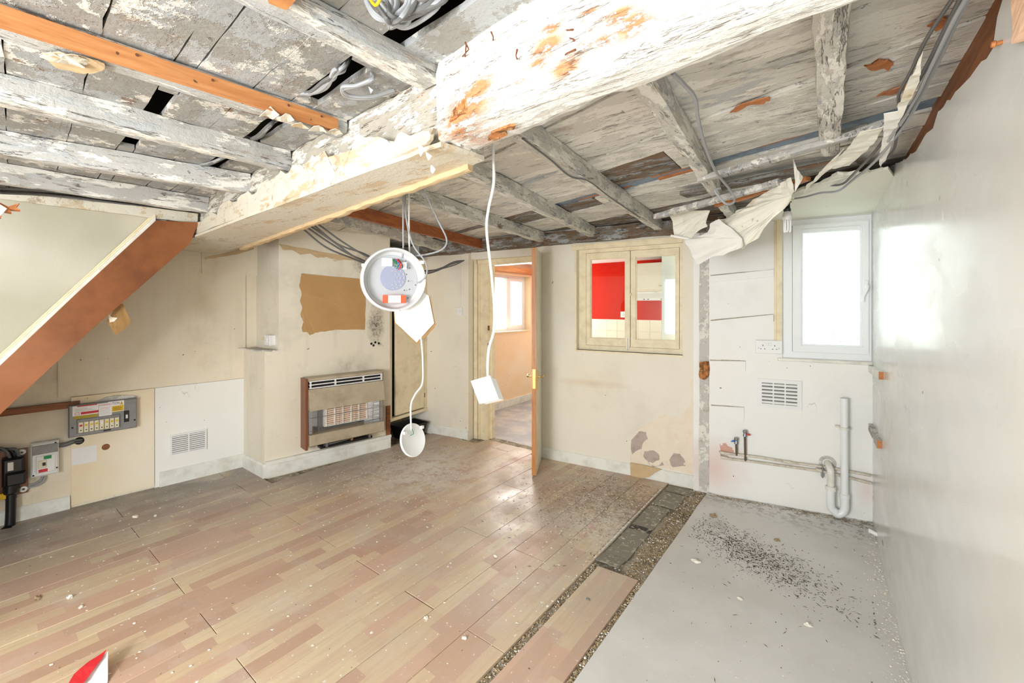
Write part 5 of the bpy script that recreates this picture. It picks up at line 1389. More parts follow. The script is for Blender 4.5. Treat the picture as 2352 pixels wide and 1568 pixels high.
O('board_core', MB().poly(Pj, -vf, .010), 'cardboard', pb)
hc = E('hanging_cover_disc', at_d(947, 1010, Ds), 'round white cover disc dangling on a long flex below the light', 'cover plate')
cD = at_d(948, 1010, Ds); nD = (Vector((0, 0, EYE)) - cD).normalized(); sD = nD.cross(Vector((0, 0, 1))).normalized(); nD = (nD - sD * .95 + Vector((0, 0, .10))).normalized()
O('disc', MB().lathe(cD - nD * .006, nD, [(0, 0), (.080, 0), (.084, .004), (.084, .010), (.080, .013), (.076, .011), (0, .011)], 48), 'white', hc, smooth=True)
for s in (-1, 1): O('clip', MB().wbox(Wall((cD.x, cD.y), (cD.x + nD.y, cD.y - nD.x), (nD.x, nD.y)), s * .06 - .008, s * .06 + .008, cD.z + .045, cD.z + .06, .0, .014), 'white', hc)
O('wire_end', cable([at_d(946, 985, Ds - .01), at_d(950, 995, Ds - .02), at_d(942, 1000, Ds - .02)], .002, 4, 6), 'greenp', hc)
O('flex', cable([Vector((at_d(940, 560, Ds).x, at_d(940, 560, Ds).y, 2.12)), at_d(940, 560, Ds + .02), at_d(950, 660, Ds + .035), at_d(962, 740, Ds + .03), at_d(968, 785, Ds), at_d(971, 830, Ds), at_d(970, 880, Ds), at_d(954, 905, Ds), at_d(944, 930, Ds), at_d(944, 975, Ds), at_d(946, 990, Ds - .008)], .0046), 'cablewhite', hc, smooth=True)
Db = 1.5
hs = E('hanging_switch_box', at_d(1115, 930, Db), 'white switch back box dangling on a flex in front of the doorway', 'switch')
cB = at_d(1116, 896, Db)
from mathutils import Matrix
f0 = (Vector((0, 0, EYE)) - cB).normalized(); s0 = Vector((CS, SN, 0)); u0 = Vector((0, 0, 1))
ax = (s0 * .62 - f0 * .75 - u0 * .2).normalized()           # box depth direction
ay = (u0 * .93 + -s0 * .35).normalized(); az = ax.cross(ay).normalized()
O('face_plate', obox(cB, az, ay, ax, .043, .043, -.008), 'white', hs)
O('back_box', obox(cB, az, ay, ax, .039, .039, .030), 'white', hs)
O('box_opening', obox(cB + ax * .030, az, ay, ax, .034, .034, .0008), 'cream_plastic', hs)
O('terminal', obox(cB + ax * .0305 + ay * .01, az, ay, ax, .008, .012, .004), 'steel', hs)
O('flex', cable([Vector((at_d(1133, 345, 1.42).x, at_d(1133, 345, 1.42).y, 2.10)), at_d(1133, 345, 1.42), at_d(1134, 420, 1.43), at_d(1122, 480, 1.45), at_d(1118, 530, 1.46), at_d(1128, 620, 1.48), at_d(1135, 700, 1.5), at_d(1134, 760, 1.5), at_d(1123, 800, 1.5), at_d(1120, 850, 1.52), at_d(1124, 882, 1.53)], .0048), 'cablewhite', hs, smooth=True)

# ---- bare bulb by the window
Bd = 2.27
bb = E('bulb_holder', at_d(1808, 480, Bd), 'compact fluorescent bulb in a black holder hanging by the frosted window', 'light bulb')
pB = at_d(1808, 462, Bd)
O('ceiling_rose', MB().lathe(pB, (0, 0, 1), [(.022, -.006), (.030, .0), (.030, .008), (.0, .010)], 20), 'cream_plastic', bb, smooth=True)
O('holder', MB().lathe(pB - Vector((0, 0, .055)), (0, 0, 1), [(.0, 0), (.016, 0), (.018, .012), (.014, .016), (.013, .045), (.008, .055)], 18), 'blackp', bb, smooth=True)
O('bulb_base', MB().lathe(pB - Vector((0, 0, .105)), (0, 0, 1), [(0, 0), (.020, .004), (.023, .02), (.020, .038), (.014, .05), (.0, .051)], 20), 'white', bb, smooth=True)
for k in range(3):
    an = 2 * math.pi * k / 3 + .4; cx, cy = .012 * math.cos(an), .012 * math.sin(an); tx, ty = -math.sin(an) * .006, math.cos(an) * .006
    b0 = pB - Vector((0, 0, .103))
    O('lamp_tube', MB().tube(smoothp([b0 + Vector((cx + tx, cy + ty, 0)), b0 + Vector((cx + tx, cy + ty, -.05)), b0 + Vector((cx, cy, -.058)), b0 + Vector((cx - tx, cy - ty, -.05)), b0 + Vector((cx - tx, cy - ty, 0))], 4), .0052, 8), 'white', bb, smooth=True)
# ---- hanging torn paper
hp = E('torn_ceiling_paper', at_d(1700, 500, 2.5), 'large torn sheets of ceiling paper hanging beside the bare bulb', 'torn paper')
def dsh(u): return 1.96 + (1820 - u) / 240 * .74
def psheet(name, px, mat, dd=0, curl=.012, seed=0, cuts=3):
    return O(name, sheet([at_d(u, v, dsh(u) + dd) for u, v in jag(px, 3, 1.6, seed)], curl, .002, 9, cuts, seed), mat, hp)
psheet('paper_strip', [(1825, 408), (1832, 440), (1800, 472), (1760, 515), (1738, 548), (1705, 572), (1660, 545), (1640, 505), (1672, 500), (1730, 462), (1790, 425)], 'papersheet', .0, .02, 1)
psheet('paper_sheet', [(1632, 512), (1655, 503), (1672, 540), (1704, 548), (1706, 566), (1662, 586), (1612, 592), (1606, 604), (1598, 606), (1585, 580), (1572, 552), (1612, 540), (1628, 528)], 'paperwhite', -.06, .012, 2)
psheet('paper_fold', [(1534, 486), (1580, 484), (1630, 483), (1622, 508), (1626, 520), (1600, 530), (1588, 547), (1548, 546), (1552, 520)], 'papersheet', .05, .015, 3)
O('paper_roll', MB().tube([at_d(1541, 541, 2.78), at_d(1597, 551, 2.70)], .008, 10), 'paperwhite', hp)
hq = E('torn_paper_flap', at_d(1980, 350, 2.1), 'pale torn paper flaps hanging under the cables by the right wall', 'torn paper')
for k, (px, d0) in enumerate([([(1975, 305), (2030, 290), (2015, 320), (1990, 345), (1950, 380), (1900, 385), (1940, 350), (1960, 322)], 2.0), ([(2030, 262), (2075, 250), (2060, 300), (2042, 350), (2022, 385), (2020, 350), (2030, 310)], 1.8),
                              ([(1940, 345), (1915, 380), (1862, 425), (1845, 448), (1852, 425), (1890, 390), (1925, 360)], 2.15), ([(2090, 175), (2120, 120), (2112, 190), (2070, 270), (2060, 250)], 1.45)]):
    O('paper_flap', sheet([at_z(u, v, 1.962 - .004 * k) for u, v in jag(px, 3, 1.8, k + 20)], .006, .002, 12, 2, k), 'papersheet' if k != 1 else 'paperwhite', hq)
h3 = E('torn_paper_curl', at_d(1832, 400, 1.86), 'small upright curl of torn paper above the bulb', 'torn paper')
O('paper_flap', sheet([at_d(u, v, 1.86) for u, v in [(1822, 362), (1829, 390), (1845, 405), (1838, 420), (1828, 440), (1824, 405)]], .01, .002, 14, 2, 9), 'papersheet', h3)
# ---- cables on the right
rc = E('cable_bundle', at_d(2100, 200, 1.6), 'bundle of grey cables running down along the right wall to the bulb', 'cables')
def cz(u, v, z=1.975): return at_z(u, v, z)
runs = [[cz(2232, -20), cz(2196, 50), cz(2160, 130), cz(2118, 215), cz(2075, 290, 1.965), cz(2010, 370, 1.955), at_d(1960, 412, 2.0), at_d(1925, 438, 2.05), at_d(1885, 443, 2.15), at_d(1850, 452, 2.25), at_d(1826, 456, 2.35)],
        [cz(2216, -20), cz(2175, 60), cz(2130, 150), cz(2080, 235), cz(2020, 335), cz(1962, 398, 1.97), at_d(1930, 424, 2.08), at_d(1880, 424, 2.2), at_d(1840, 430, 2.28), at_d(1822, 438, 2.32)],
        [cz(2196, -15, 1.985), cz(2128, 90, 1.985), cz(2092, 165, 1.985), cz(2064, 220, 1.98), cz(2068, 262, 1.975), cz(2060, 310, 1.975), cz(2052, 345, 1.975), cz(2030, 372, 1.975)],
        [cz(2226, -15, 1.96), cz(2186, 55, 1.96), cz(2140, 150, 1.96), cz(2098, 235, 1.96), cz(2040, 325, 1.955)]]
for k, rn in enumerate(runs): O('cable', cable(rn, .0052 if k < 2 else .0042), 'cablegrey' if k in (0, 3) else 'cabledark', rc, smooth=True)
lc_ = E('cable_loop', at_d(1640, 350, 1.8), 'grey cable drooping in a hook behind the right part of the beam', 'cables')
O('cable', cable([cz(1545, 168, 1.98), cz(1572, 195), cz(1596, 225), cz(1603, 270), cz(1618, 330), cz(1645, 395), at_d(1680, 440, 2.05), at_d(1686, 463, 2.05), at_d(1668, 468, 2.05), at_d(1650, 450, 2.05), at_d(1642, 436, 2.05), at_d(1655, 432, 2.05)], .0055), 'cablegrey', lc_, smooth=True)
jc = E('joist_cable', at_d(1350, 400, 1.9), 'thin dark cable clipped along the joist behind the beam', 'cables')
O('cable', cable([at_z(1200, 318, 2.0), at_z(1262, 365, 1.997), at_z(1310, 405, 1.997), at_z(1352, 416, 1.997), at_z(1400, 452, 1.997), at_z(1470, 500, 1.997)], .0035), 'cabledark', jc, smooth=True)
# ---- cables in the ceiling holes
def bundle(name, label, ctr, n, pts_fn, mats=('cablegrey',), r=.0055):
    e = E(name, ctr, label, 'cables')
    for k in range(n):
        O('cable', cable(pts_fn(k), r), mats[k % len(mats)], e, smooth=True)
    return e
rr = random.Random(21); J = lambda a: rr.uniform(-a, a)
bundle('ceiling_cables', 'thick tangle of grey cables in the gap above the main beam', at_z(900, 20, 2.1), 12,
       lambda k: [at_z(825 + k * 9 + J(6), -40, 2.13), at_z(840 + k * 10 + J(8), 5, 2.09), at_z(870 + k * 4 + J(14), 42 + J(10), 2.05 + J(.01)), at_z(915 + J(26), 50 + J(14), 2.06), at_z(950 + k * 6 + J(10), 12 + J(8), 2.09), at_z(965 + k * 6, -30, 2.13)], ('cablegrey', 'cablegrey', 'cabledark'))
e = bpy.data.objects['ceiling_cables']
O('earth_wire', cable([at_z(845, -10, 2.07), at_z(862, 12, 2.06), at_z(875, -5, 2.07)], .0035), 'yellow', e, smooth=True)
bundle('ceiling_cables', 'grey cables spilling from the gap beside the orange plank', at_z(760, 180, 2.1), 7,
       lambda k: [at_z(800 + J(8), 128 + J(4), 2.15), at_z(784 + J(8), 155 + J(6), 2.08), at_z(765 + J(10), 172 + J(10), 2.06), at_z(745 + J(8), 195 + J(8), 2.065), at_z(715 + J(5), 212 + J(4), 2.08), at_z(690 + J(6), 216 + J(3), 2.1)], ('cablegrey', 'cabledark'))
bundle('ceiling_cables', 'two looping cables near the end of the wide painted joist', at_z(850, 200, 2.1), 2,
       lambda k: [at_z(852, 165 + 4 * k, 2.10), at_z(856 - 4 * k, 182, 2.06), at_z(820, 196, 2.05), at_z(786, 200 + 6 * k, 2.05), at_z(800, 218 + 5 * k, 2.05), at_z(850, 222 + 3 * k, 2.06), at_z(905, 207 + 3 * k, 2.09)], ('cablegrey',))
bundle('ceiling_cables', 'dark cables in the small gap left of the orange plank end', at_z(600, 300, 2.1), 5,
       lambda k: [at_z(640 + J(5), 270 + J(4), 2.13), at_z(615 + J(5), 292 + J(4), 2.08), at_z(595 + J(5), 312 + J(3), 2.085), at_z(568 + J(5), 322 + J(3), 2.11)], ('cabledark', 'cablegrey'))
bundle('ceiling_cables', 'dark cables in the gap between the two peeling joists', at_z(490, 370, 2.1), 5,
       lambda k: [at_z(530 + J(5), 352 + J(3), 2.12), at_z(500 + J(5), 368 + J(3), 2.07), at_z(480 + J(5), 376 + J(3), 2.075), at_z(455 + J(4), 380 + J(3), 2.10)], ('cabledark', 'cablegrey'))
bundle('ceiling_cables', 'dusty cables sagging over the chimney breast to the far wall', at_d(800, 570, 3.0), 5,
       lambda k: [at_d(690 + 8 * k, 520 - 3 * k, 2.7), at_d(745 + 10 * k, 560 + J(6), 2.85), at_d(800 + 12 * k, 590 + J(8), 3.0), at_d(880 + 10 * k, 618 + J(6), 3.3), at_d(985, 625 + J(6), 3.8), at_d(1040, 606 + J(4), 4.0), at_d(1066, 598, 4.1)], ('cabledark',), .006)
bundle('ceiling_cables', 'loose black cables by the stair end of the beam', at_d(420, 470, 2.3), 3,
       lambda k: [at_d(-30, 432 + 5 * k, 1.9), at_d(120, 440 + 5 * k, 2.2), at_d(300, 462 + 4 * k, 2.5), at_d(440, 478 + 4 * k, 2.8)], ('cabledark', 'blackp'), .005)
# ---- waste pipe
wp_ = E('waste_pipe', WIN.p(WIN.hit(1940, 1180, .068)[0], .0, .068), 'white plastic waste pipe standing against the wall with a hooked trap', 'pipe')
ap = WIN.hit(1940, 1000, .068)[0]; zt_ = WIN.hit(1940, 914, .068)[1]; zm = WIN.hit(1941, 1140, .068)[1]; zb3 = WIN.hit(1935, 1178, .068)[1]
r_ = .024
O('upright', MB().tube([WIN.p(ap - .002, zt_, .068), WIN.p(ap, zm, .068)], r_ * .88, 20, False).tube([WIN.p(ap - .002, zt_ - .001, .068), WIN.p(ap, zm, .068)], r_ * .78, 20, False), 'pvc', wp_, smooth=True)
a2 = WIN.hit(1908, 1100, .068)[0]; z2 = WIN.hit(1908, 1122, .068)[1]; z3 = WIN.hit(1908, 1080, .058)[1]
O('trap_bend', MB().tube(smoothp([WIN.p(ap, zm + .02, .068), WIN.p(ap, zb3 + .03, .068), WIN.p(ap - .02, zb3 - .005, .068), WIN.p((ap + a2) / 2 - .004, zb3 - .012, .068), WIN.p(a2 + .02, zb3 + .004, .068), WIN.p(a2, zb3 + .035, .068), WIN.p(a2, z2 + .005, .068)], 6), r_, 20), 'pvc', wp_, smooth=True)
O('coupling', MB().lathe(WIN.p(ap, zm - .01, .068), (0, 0, 1), [(r_, 0), (r_ * 1.18, .002), (r_ * 1.18, .025), (r_, .028)], 24), 'pvc', wp_, smooth=True)
O('trap_nut', MB().lathe(WIN.p(a2, z2 - .012, .068), (0, 0, 1), [(r_, 0), (r_ * 1.25, .002), (r_ * 1.25, .026), (r_, .030)], 12), 'white_dirty', wp_)
O('inlet_elbow', MB().tube(smoothp([WIN.p(a2, z2 + .01, .068), WIN.p(a2, z3 - .005, .068), WIN.p(a2 - .004, z3 + .022, .035), WIN.p(a2 - .006, z3 + .03, .0)], 6), r_ * .86, 18), 'white_dirty', wp_, smooth=True)
O('wall_collar', MB().lathe(WIN.p(a2 - .006, z3 + .028, .0), WIN.n, [(.050, 0), (.050, .004), (.034, .006), (.030, .004)], 24), 'plaster', wp_, smooth=True)
zk = WIN.hit(1941, 984, .068)[1]
O('pipe_clip', MB().lathe(WIN.p(ap - .001, zk - .008, .068), (0, 0, 1), [(r_, 0), (r_ * 1.12, .001), (r_ * 1.12, .016), (r_, .017)], 20).wbox(WIN, ap - .040, ap + .040, zk - .006, zk + .006, .0, .045), 'white_dirty', wp_, smooth=True)
# ---- copper pipes with two valves
cpp = E('water_pipes', WIN.p(WIN.hit(1700, 1050, .03)[0], WIN.hit(1700, 1060, .03)[1], .0), 'pair of paint-spattered water pipes with red and blue tap valves', 'water pipes')
W3 = lambda u, v, o: WIN.p(*WIN.hit(u, v, o), o)
O('pipe', MB().tube([W3(1652, 1036, .012), W3(1662, 1040, .03), W3(1745, 1050, .03), W3(1815, 1062, .03), W3(1900, 1073, .03), W3(2000, 1092, .03)], .0085, 12), 'copper_old', cpp, smooth=True)
O('pipe', MB().tube([W3(1655, 1046, .012), W3(1665, 1052, .03), W3(1745, 1062, .032), W3(1830, 1074, .032), W3(1900, 1084, .032), W3(2001, 1110, .032)], .0085, 12), 'copper_old', cpp, smooth=True)
for u, v in ((1661, 1040), (1662, 1050), (1810, 1061), (1880, 1079)):
    p = W3(u - 7, v - 1, .031); q = W3(u + 9, v + 2, .031); O('joint', MB().tube([p, q], .012, 12), 'copper_old', cpp, smooth=True)
for (u, vt, vb, cm, s) in ((1691, 1003, 1046, 'bluep', -1), (1711, 986, 1058, 'redp', 1)):
    O('riser', MB().tube([W3(u + 1, vb, .034), W3(u, vt + 18, .034)], .0075, 12), 'copper_dark', cpp, smooth=True)
    vz = WIN.hit(u, vt + 10, .034); c0 = WIN.p(vz[0], vz[1] - .022, .034)
    vv = O('valve', MB().lathe(c0, (0, 0, 1), [(.009, 0), (.013, .003), (.013, .014), (.010, .018), (.010, .028), (.014, .032), (.014, .046), (.009, .050), (0, .050)], 14), 'steel', cpp, smooth=True)
    O('tap_lever', MB().tube([WIN.p(vz[0] + s * .010, vz[1], .034), WIN.p(vz[0] + s * .022, vz[1] - .001, .036), WIN.p(vz[0] + s * .034, vz[1] - .006, .038)], [.005, .007, .004], 8), cm, vv)
O('pipe_clip', MB().wbox(WIN, WIN.hit(1885, 1070)[0], WIN.hit(1888, 1070)[0], WIN.hit(1886, 1092)[1], WIN.hit(1886, 1066)[1], 0, .045), 'steel', cpp)
# ---- wooden stubs on the right wall
def stub(u0, v0, u1, v1, name, label, cat, mat, endm, wz, wt):
    a_, z_ = RIGHT.hit(u0, v0, .0); b_, zz = RIGHT.hit(u1, v1, wt)
    e = E(name, RIGHT.p((a_ + b_) / 2, min(z_, zz) - wz, 0), label, cat)
    O('batten', MB().hexa([RIGHT.p(a_, z_ - wz, 0), RIGHT.p(b_, zz - wz, 0), RIGHT.p(b_, zz - wz, wt), RIGHT.p(a_, z_ - wz, wt), RIGHT.p(a_, z_, 0), RIGHT.p(b_, zz, 0), RIGHT.p(b_, zz, wt), RIGHT.p(a_, z_, wt)]), mat, e)
    O('sawn_end', MB().wbox(RIGHT, b_, b_ + .002, zz - wz, zz, 0.001, wt), endm, e)
stub(2002, 838, 2018, 853, 'wall_bracket', 'short white batten with an orange sawn end on the right wall, the upper one', 'wall bracket', 'white_dirty', 'orange_x', .042, .022)
stub(2000, 965, 2014, 1010, 'wall_bracket', 'lower grey batten stub sloping down on the right wall', 'wall bracket', 'joist', 'orange_x', .045, .022)
a_, z_ = RIGHT.hit(2015, 1228, .0)
pst = E('pipe_stub', RIGHT.p(a_, z_, 0), 'short white plastic pipe stub poking from the right wall base', 'pipe stub')
O('pipe', MB().tube([RIGHT.p(a_, z_, -.005), RIGHT.p(a_ - .02, z_ + .006, .035)], .012, 14), 'pvc', pst, smooth=True)
O('pipe_lip', MB().tube([RIGHT.p(a_ - .02, z_ + .006, .033), RIGHT.p(a_ - .021, z_ + .0062, .038)], .014, 14), 'white', pst, smooth=True)
# pinkish block high on the right wall
a0_, zt0 = RIGHT.hit(2300, 5, .03); a1_, zb0 = RIGHT.hit(2352, 110, .03)
wbk = E('plaster_block', RIGHT.p(a0_, 1.6, 0), 'pale pink splintered wood block fixed high on the right wall', 'wood block')
zA = RIGHT.hit(2300, 8, .03)[1]; zB = RIGHT.hit(2300, 108, .03)[1]
O('block', sheet([RIGHT.p(a, z, .018) for a, z in [tuple(x) for x in jag([Vector((a0_, zB)), Vector((a0_ + .12, zB)), Vector((a0_ + .12, zA)), Vector((a0_, zA))], 6, .003, 4)]], .002, -.018, 20, 2), plain('pink_bare_wood', (240, 200, 168), .8, grime=.6, gscale=30, grgb=(206, 150, 110)), wbk)
kx_ = RIGHT.hit(2285, 101, .01)
O('peg', MB().lathe(RIGHT.p(kx_[0], kx_[1], 0), RIGHT.n, [(.004, 0), (.004, .008), (.007, .010), (.005, .015), (0, .016)], 12), 'orange_x', wbk, smooth=True)

# ---- loose plank, underlay, rubble
O('loose_floorboard', MB().hexa([(-1.036, -2.1, -.010), (-.818, -2.1, -.010), (-.812, 2.125, -.010), (-1.028, 2.110, -.010), (-1.036, -2.1, .000), (-.818, -2.1, .000), (-.812, 2.125, .002), (-1.028, 2.110, .002)]), 'laminate', None,
  label='loose laminate floorboard lying beside the open channel in the floor', category='floorboard')
MT['felt'] = Mat('grey_underlay_felt', S(142, 136, 124), .95); _m = MT['felt']; _m.layer(S(44, 42, 42), _m.mask(1.3, .60, .62, (.3, 5, 1), 3), .85); _m.layer(S(196, 188, 170), _m.mask(26, .55, .62), .8); MT['felt'] = _m.done(.4, .004)
us = E('underlay_strip', (-.97, 2.7, -.015), 'torn grey underlay strip curling up in the floor channel', 'underlay')
def ustrip(y0, y1, x0, x1, lift, seed, name):
    mb = MB(); n = 22
    for i in range(n + 1):
        y = y0 + (y1 - y0) * i / n; e = .008 * noise.noise(Vector((y * 8, seed, 0)))
        z = -.012 + .012 * abs(noise.noise(Vector((y * 3.3, seed, 2)))) + (lift * (1 - i / 3) if i < 3 else 0)
        for x, dz in ((x0 + e * .5, 0), ((x0 + x1) / 2, .004), (x1 + e, .003)): mb.v += [(x, y, z + dz)]
        for x, dz in ((x0 + e * .5, 0), ((x0 + x1) / 2, .004), (x1 + e, .003)): mb.v += [(x, y, z + dz - .003)]
    for i in range(n):
        o, p = i * 6, i * 6 + 6
        mb.f += [(o, o + 1, p + 1, p), (o + 1, o + 2, p + 2, p + 1), (o + 3, p + 3, p + 4, o + 4), (o + 4, p + 4, p + 5, o + 5), (o + 2, o + 5, p + 5, p + 2), (o, p, p + 3, o + 3)]
    mb.f += [(0, 3, 4, 1), (1, 4, 5, 2), (n * 6, n * 6 + 1, n * 6 + 4, n * 6 + 3), (n * 6 + 1, n * 6 + 2, n * 6 + 5, n * 6 + 4)]
    return O(name, mb, 'felt', us)
ustrip(2.15, 3.02, -1.065, -.93, .016, 1, 'felt_length'); ustrip(3.04, 3.30, -1.065, -.90, .0, 2, 'felt_length'); ustrip(3.32, 3.44, -1.06, -.86, .0, 3, 'felt_length')

def shards(name, n, fn, mats, label, cat, r0, r1, flat=.35, seed=1):
    rr = random.Random(seed); mb = MB()
    for _ in range(n):
        x, y, zb0 = fn(rr); s = r0 + (r1 - r0) * rr.random() ** 3
        k = rr.choice([3, 4, 5]); an0 = rr.uniform(0, 6.28); hh = s * flat * rr.uniform(.4, 1.2)
        ring_ = [(x + s * rr.uniform(.5, 1) * math.cos(an0 + 6.283 * i / k), y + s * rr.uniform(.5, 1) * math.sin(an0 + 6.283 * i / k), zb0 + rr.uniform(0, hh * .5)) for i in range(k)]
        mb.add(ring_ + [(x + rr.uniform(-.2, .2) * s, y + rr.uniform(-.2, .2) * s, zb0 + hh)], [(i, (i + 1) % k, k) for i in range(k)] + [tuple(reversed(range(k)))])
    return O(name, mb, mats, None, label=label, category=cat, kind='stuff', fix=False)
MT['chip'] = plain('plaster_and_paint_chips', (238, 232, 220), .8)
MT['chip_tan'] = plain('straw_coloured_debris', (172, 150, 116), .9, grime=.7, gscale=60, grgb=(90, 70, 50))
MT['chip_dark'] = plain('dark_debris', (66, 58, 50), .9)
def ch(rr):
    y = rr.uniform(-1.0, 3.44)
    if y > 2.14: return (rr.uniform(-.90 if rr.random() < .75 else -1.06, -.785), y, -.012 + rr.random() * .006)
    return (rr.choice([rr.uniform(-.81, -.785), rr.uniform(-.812, -.783), rr.uniform(-1.07, -1.034)]), y, -.015 + rr.random() * .006)
shards('channel_rubble', 5200, ch, 'chip_tan', 'tan rubble and straw filling the open channel in the floor', 'rubble', .003, .011, .8, 2)
shards('channel_chips', 3200, ch, 'chip', 'white plaster crumbs among the rubble in the floor channel', 'rubble', .002, .008, .8, 3)
def lamf(rr):
    m = rr.random()
    if m < .38:
        x = rr.gauss(-2.8, .42); y = rr.gauss(2.45, .42)
    elif m < .74: x = rr.gauss(-1.3, .28); y = rr.gauss(2.7, .42)
    else: x = rr.uniform(-4.05, -1.1); y = rr.uniform(.2, 3.3)
    x = min(-1.08, x); y = min(y, 3.28)
    if x < -3.5 and y > 1.5: x = -3.3 + rr.random() * .3
    return (x, y, .0005)
shards('floor_chips', 5200, lamf, 'chip', 'white plaster flakes scattered over the laminate floor', 'plaster chips', .0016, .011, .35, 4)
shards('floor_grit', 3600, lambda rr: (min(-1.09, rr.gauss(-1.35, .26)), min(3.28, rr.gauss(2.85, .3)), .0005), 'chip_tan', 'brown grit near the hatch wall on the laminate', 'grit', .0012, .007, .5, 5)
def heap(rr):
    t, q = rr.gauss(0, .24), rr.gauss(0, .085)
    x, y = -.40 + t * .9 + q * .4, 2.76 - t * .42 + q
    return (max(-.77, min(.13, x)), min(3.4, y), -.0025)
def vf_(rr):
    if rr.random() < .5: return heap(rr)
    x, y = rr.uniform(-.77, .17), rr.uniform(.6, 3.4)
    lim = .14 + (3.64 - y) * .027
    return (min(lim, x), min(3.44, y), -.0025)
shards('vinyl_grit', 3200, lambda rr: heap(rr) if rr.random() < .85 else vf_(rr), 'chip_dark', 'dark grit heaped on the grey vinyl floor', 'grit', .001, .006, .5, 6)
shards('vinyl_chips', 2600, vf_, 'chip', 'white flakes scattered on the grey vinyl floor', 'plaster chips', .001, .006, .3, 7)
def slivers(name, n, fn, mat, label, cat, L, seed):
    rr = random.Random(seed); mb = MB()
    for _ in range(n):
        x, y, z = fn(rr); a = rr.uniform(0, 3.14); l = L * rr.uniform(.3, 1); wd = l * .10
        dx, dy = math.cos(a) * l, math.sin(a) * l; px_, py_ = -math.sin(a) * wd, math.cos(a) * wd
        mb.add([(x - dx, y - dy, z), (x + px_, y + py_, z), (x + dx, y + dy, z + l * .15), (x - px_, y - py_, z + .001), (x, y, z + wd * 1.5)], [(0, 1, 4), (1, 2, 4), (2, 3, 4), (3, 0, 4), (0, 3, 2, 1)])
    return O(name, mb, mat, None, label=label, category=cat, kind='stuff', fix=False)
slivers('vinyl_splinters', 900, lambda rr: heap(rr) if rr.random() < .8 else vf_(rr), 'chip_dark', 'dark splinters lying on the grey vinyl floor', 'splinters', .016, 12)
slivers('channel_straw', 1500, ch, 'chip_tan', 'straw and fibre tangled in the open floor channel', 'straw', .022, 13)
slivers('floor_splinters', 500, lambda rr: (min(-1.09, rr.gauss(-1.4, .25)), min(3.28, rr.gauss(2.85, .35)), .0005), 'chip_dark', 'thin dark splinters on the laminate near the hatch wall', 'splinters', .016, 14)
shards('wall_foot_debris', 900, lambda rr: (lambda t: (WIN.p(t, 0, .02 + abs(rr.gauss(0, .03))).x, WIN.p(t, 0, .02 + abs(rr.gauss(0, .03))).y, -.002))(rr.uniform(.12, WIN.len - .02)), 'chip_tan', 'crumbled plaster along the foot of the window wall', 'rubble', .002, .008, .6, 8)
def rwf(rr):
    y = rr.uniform(1.7, 3.6); return (RIGHT.p(3.64 - y, 0, abs(rr.gauss(0, .035)) + .004).x, y, -.002)
shards('right_wall_debris', 900, rwf, 'chip', 'pale crumbs along the foot of the right wall', 'rubble', .002, .009, .6, 9)
def chunk(u, v, s, label, mat='chip', seed=0, cat='plaster chunk'):
    p = at_z(u, v, 0.0); z = -.002 if p.x > -.78 else .0006
    rr = random.Random(seed); bm = bmesh.new(); bmesh.ops.create_icosphere(bm, subdivisions=2, radius=1)
    for w2_ in bm.verts:
        k = 1 + .55 * noise.noise(w2_.co * 1.6 + Vector((seed * 3.1, 0, 0))) + .5 * noise.noise(w2_.co * 4.2 + Vector((seed * 1.7, 0, 0)))
        w2_.co = Vector((w2_.co.x * s * k, w2_.co.y * s * k * .7, max(0, (w2_.co.z + .5)) * s * .42 * k))
    mb = MB(); bm.verts.index_update(); mb.v = [(p.x + q.co.x, p.y + q.co.y, z + q.co.z) for q in bm.verts]; mb.f = [tuple(x.index for x in g.verts) for g in bm.faces]; bm.free()
    return O('plaster_chunk', mb, mat, None, label=label, category=cat)
for i, (u, v, s, lb) in enumerate([(311, 1187, .020, 'angular pale chunk on the dusty boards near the low vent'), (357, 1185, .014, 'smaller crumb just right of the angular chunk near the vent'),
    (978, 1420, .011, 'small white lump on the boards at the bottom middle of the floor'), (1067, 1466, .012, 'elongated white flake beside the widest board seam'),
    (86, 1375, .016, 'flat pale flake on the tan boards at lower left'), (186, 1395, .012, 'tiny white lump right of the flat pale flake at lower left'),
    (1599, 1290, .020, 'ragged cream plaster lump on the vinyl beside the channel'), (1638, 1185, .024, 'straw-coloured debris lump at the vinyl edge near the far wall'),
    (1855, 1435, .016, 'white flake on the bare middle of the grey vinyl'), (1700, 1375, .012, 'white sliver on the grey vinyl below the dark grit'),
    (1785, 1240, .016, 'tan debris clump above the dark grit on the vinyl'), (1350, 1377, .010, 'small grey pebble on the loose floorboard'), (1138, 1278, .012, 'white crumb on the boards below the open door'),
    (160, 1372, .018, 'broken white flake cluster on the left boards')]):
    chunk(u, v, s, lb, 'chip_tan' if 'tan' in lb or 'straw' in lb else ('metal_grey' if 'grey pebble' in lb else 'chip'), i + 3)
# red and white wrapper on the floor, lower left
rp = E('paper_wrapper', at_z(200, 1560, 0), 'crumpled red and white paper scrap lying on the boards', 'paper scrap')
def gz(u, v, z): p = at_z(u, v, 0); return Vector((p.x, p.y, z))
O('white_half', sheet([gz(248, 1530, .06), gz(247, 1568, .004), gz(215, 1600, .004), gz(160, 1600, .004), gz(185, 1568, .02), gz(235, 1538, .055)], .004, .001, 14, 2), 'paper', rp)
O('red_half', sheet([gz(246, 1529, .062), gz(235, 1545, .055), gz(195, 1580, .025), gz(150, 1610, .004), gz(150, 1590, .02), gz(170, 1565, .03), gz(205, 1545, .045)], .004, .001, 14, 2, 4), 'redl', rp)
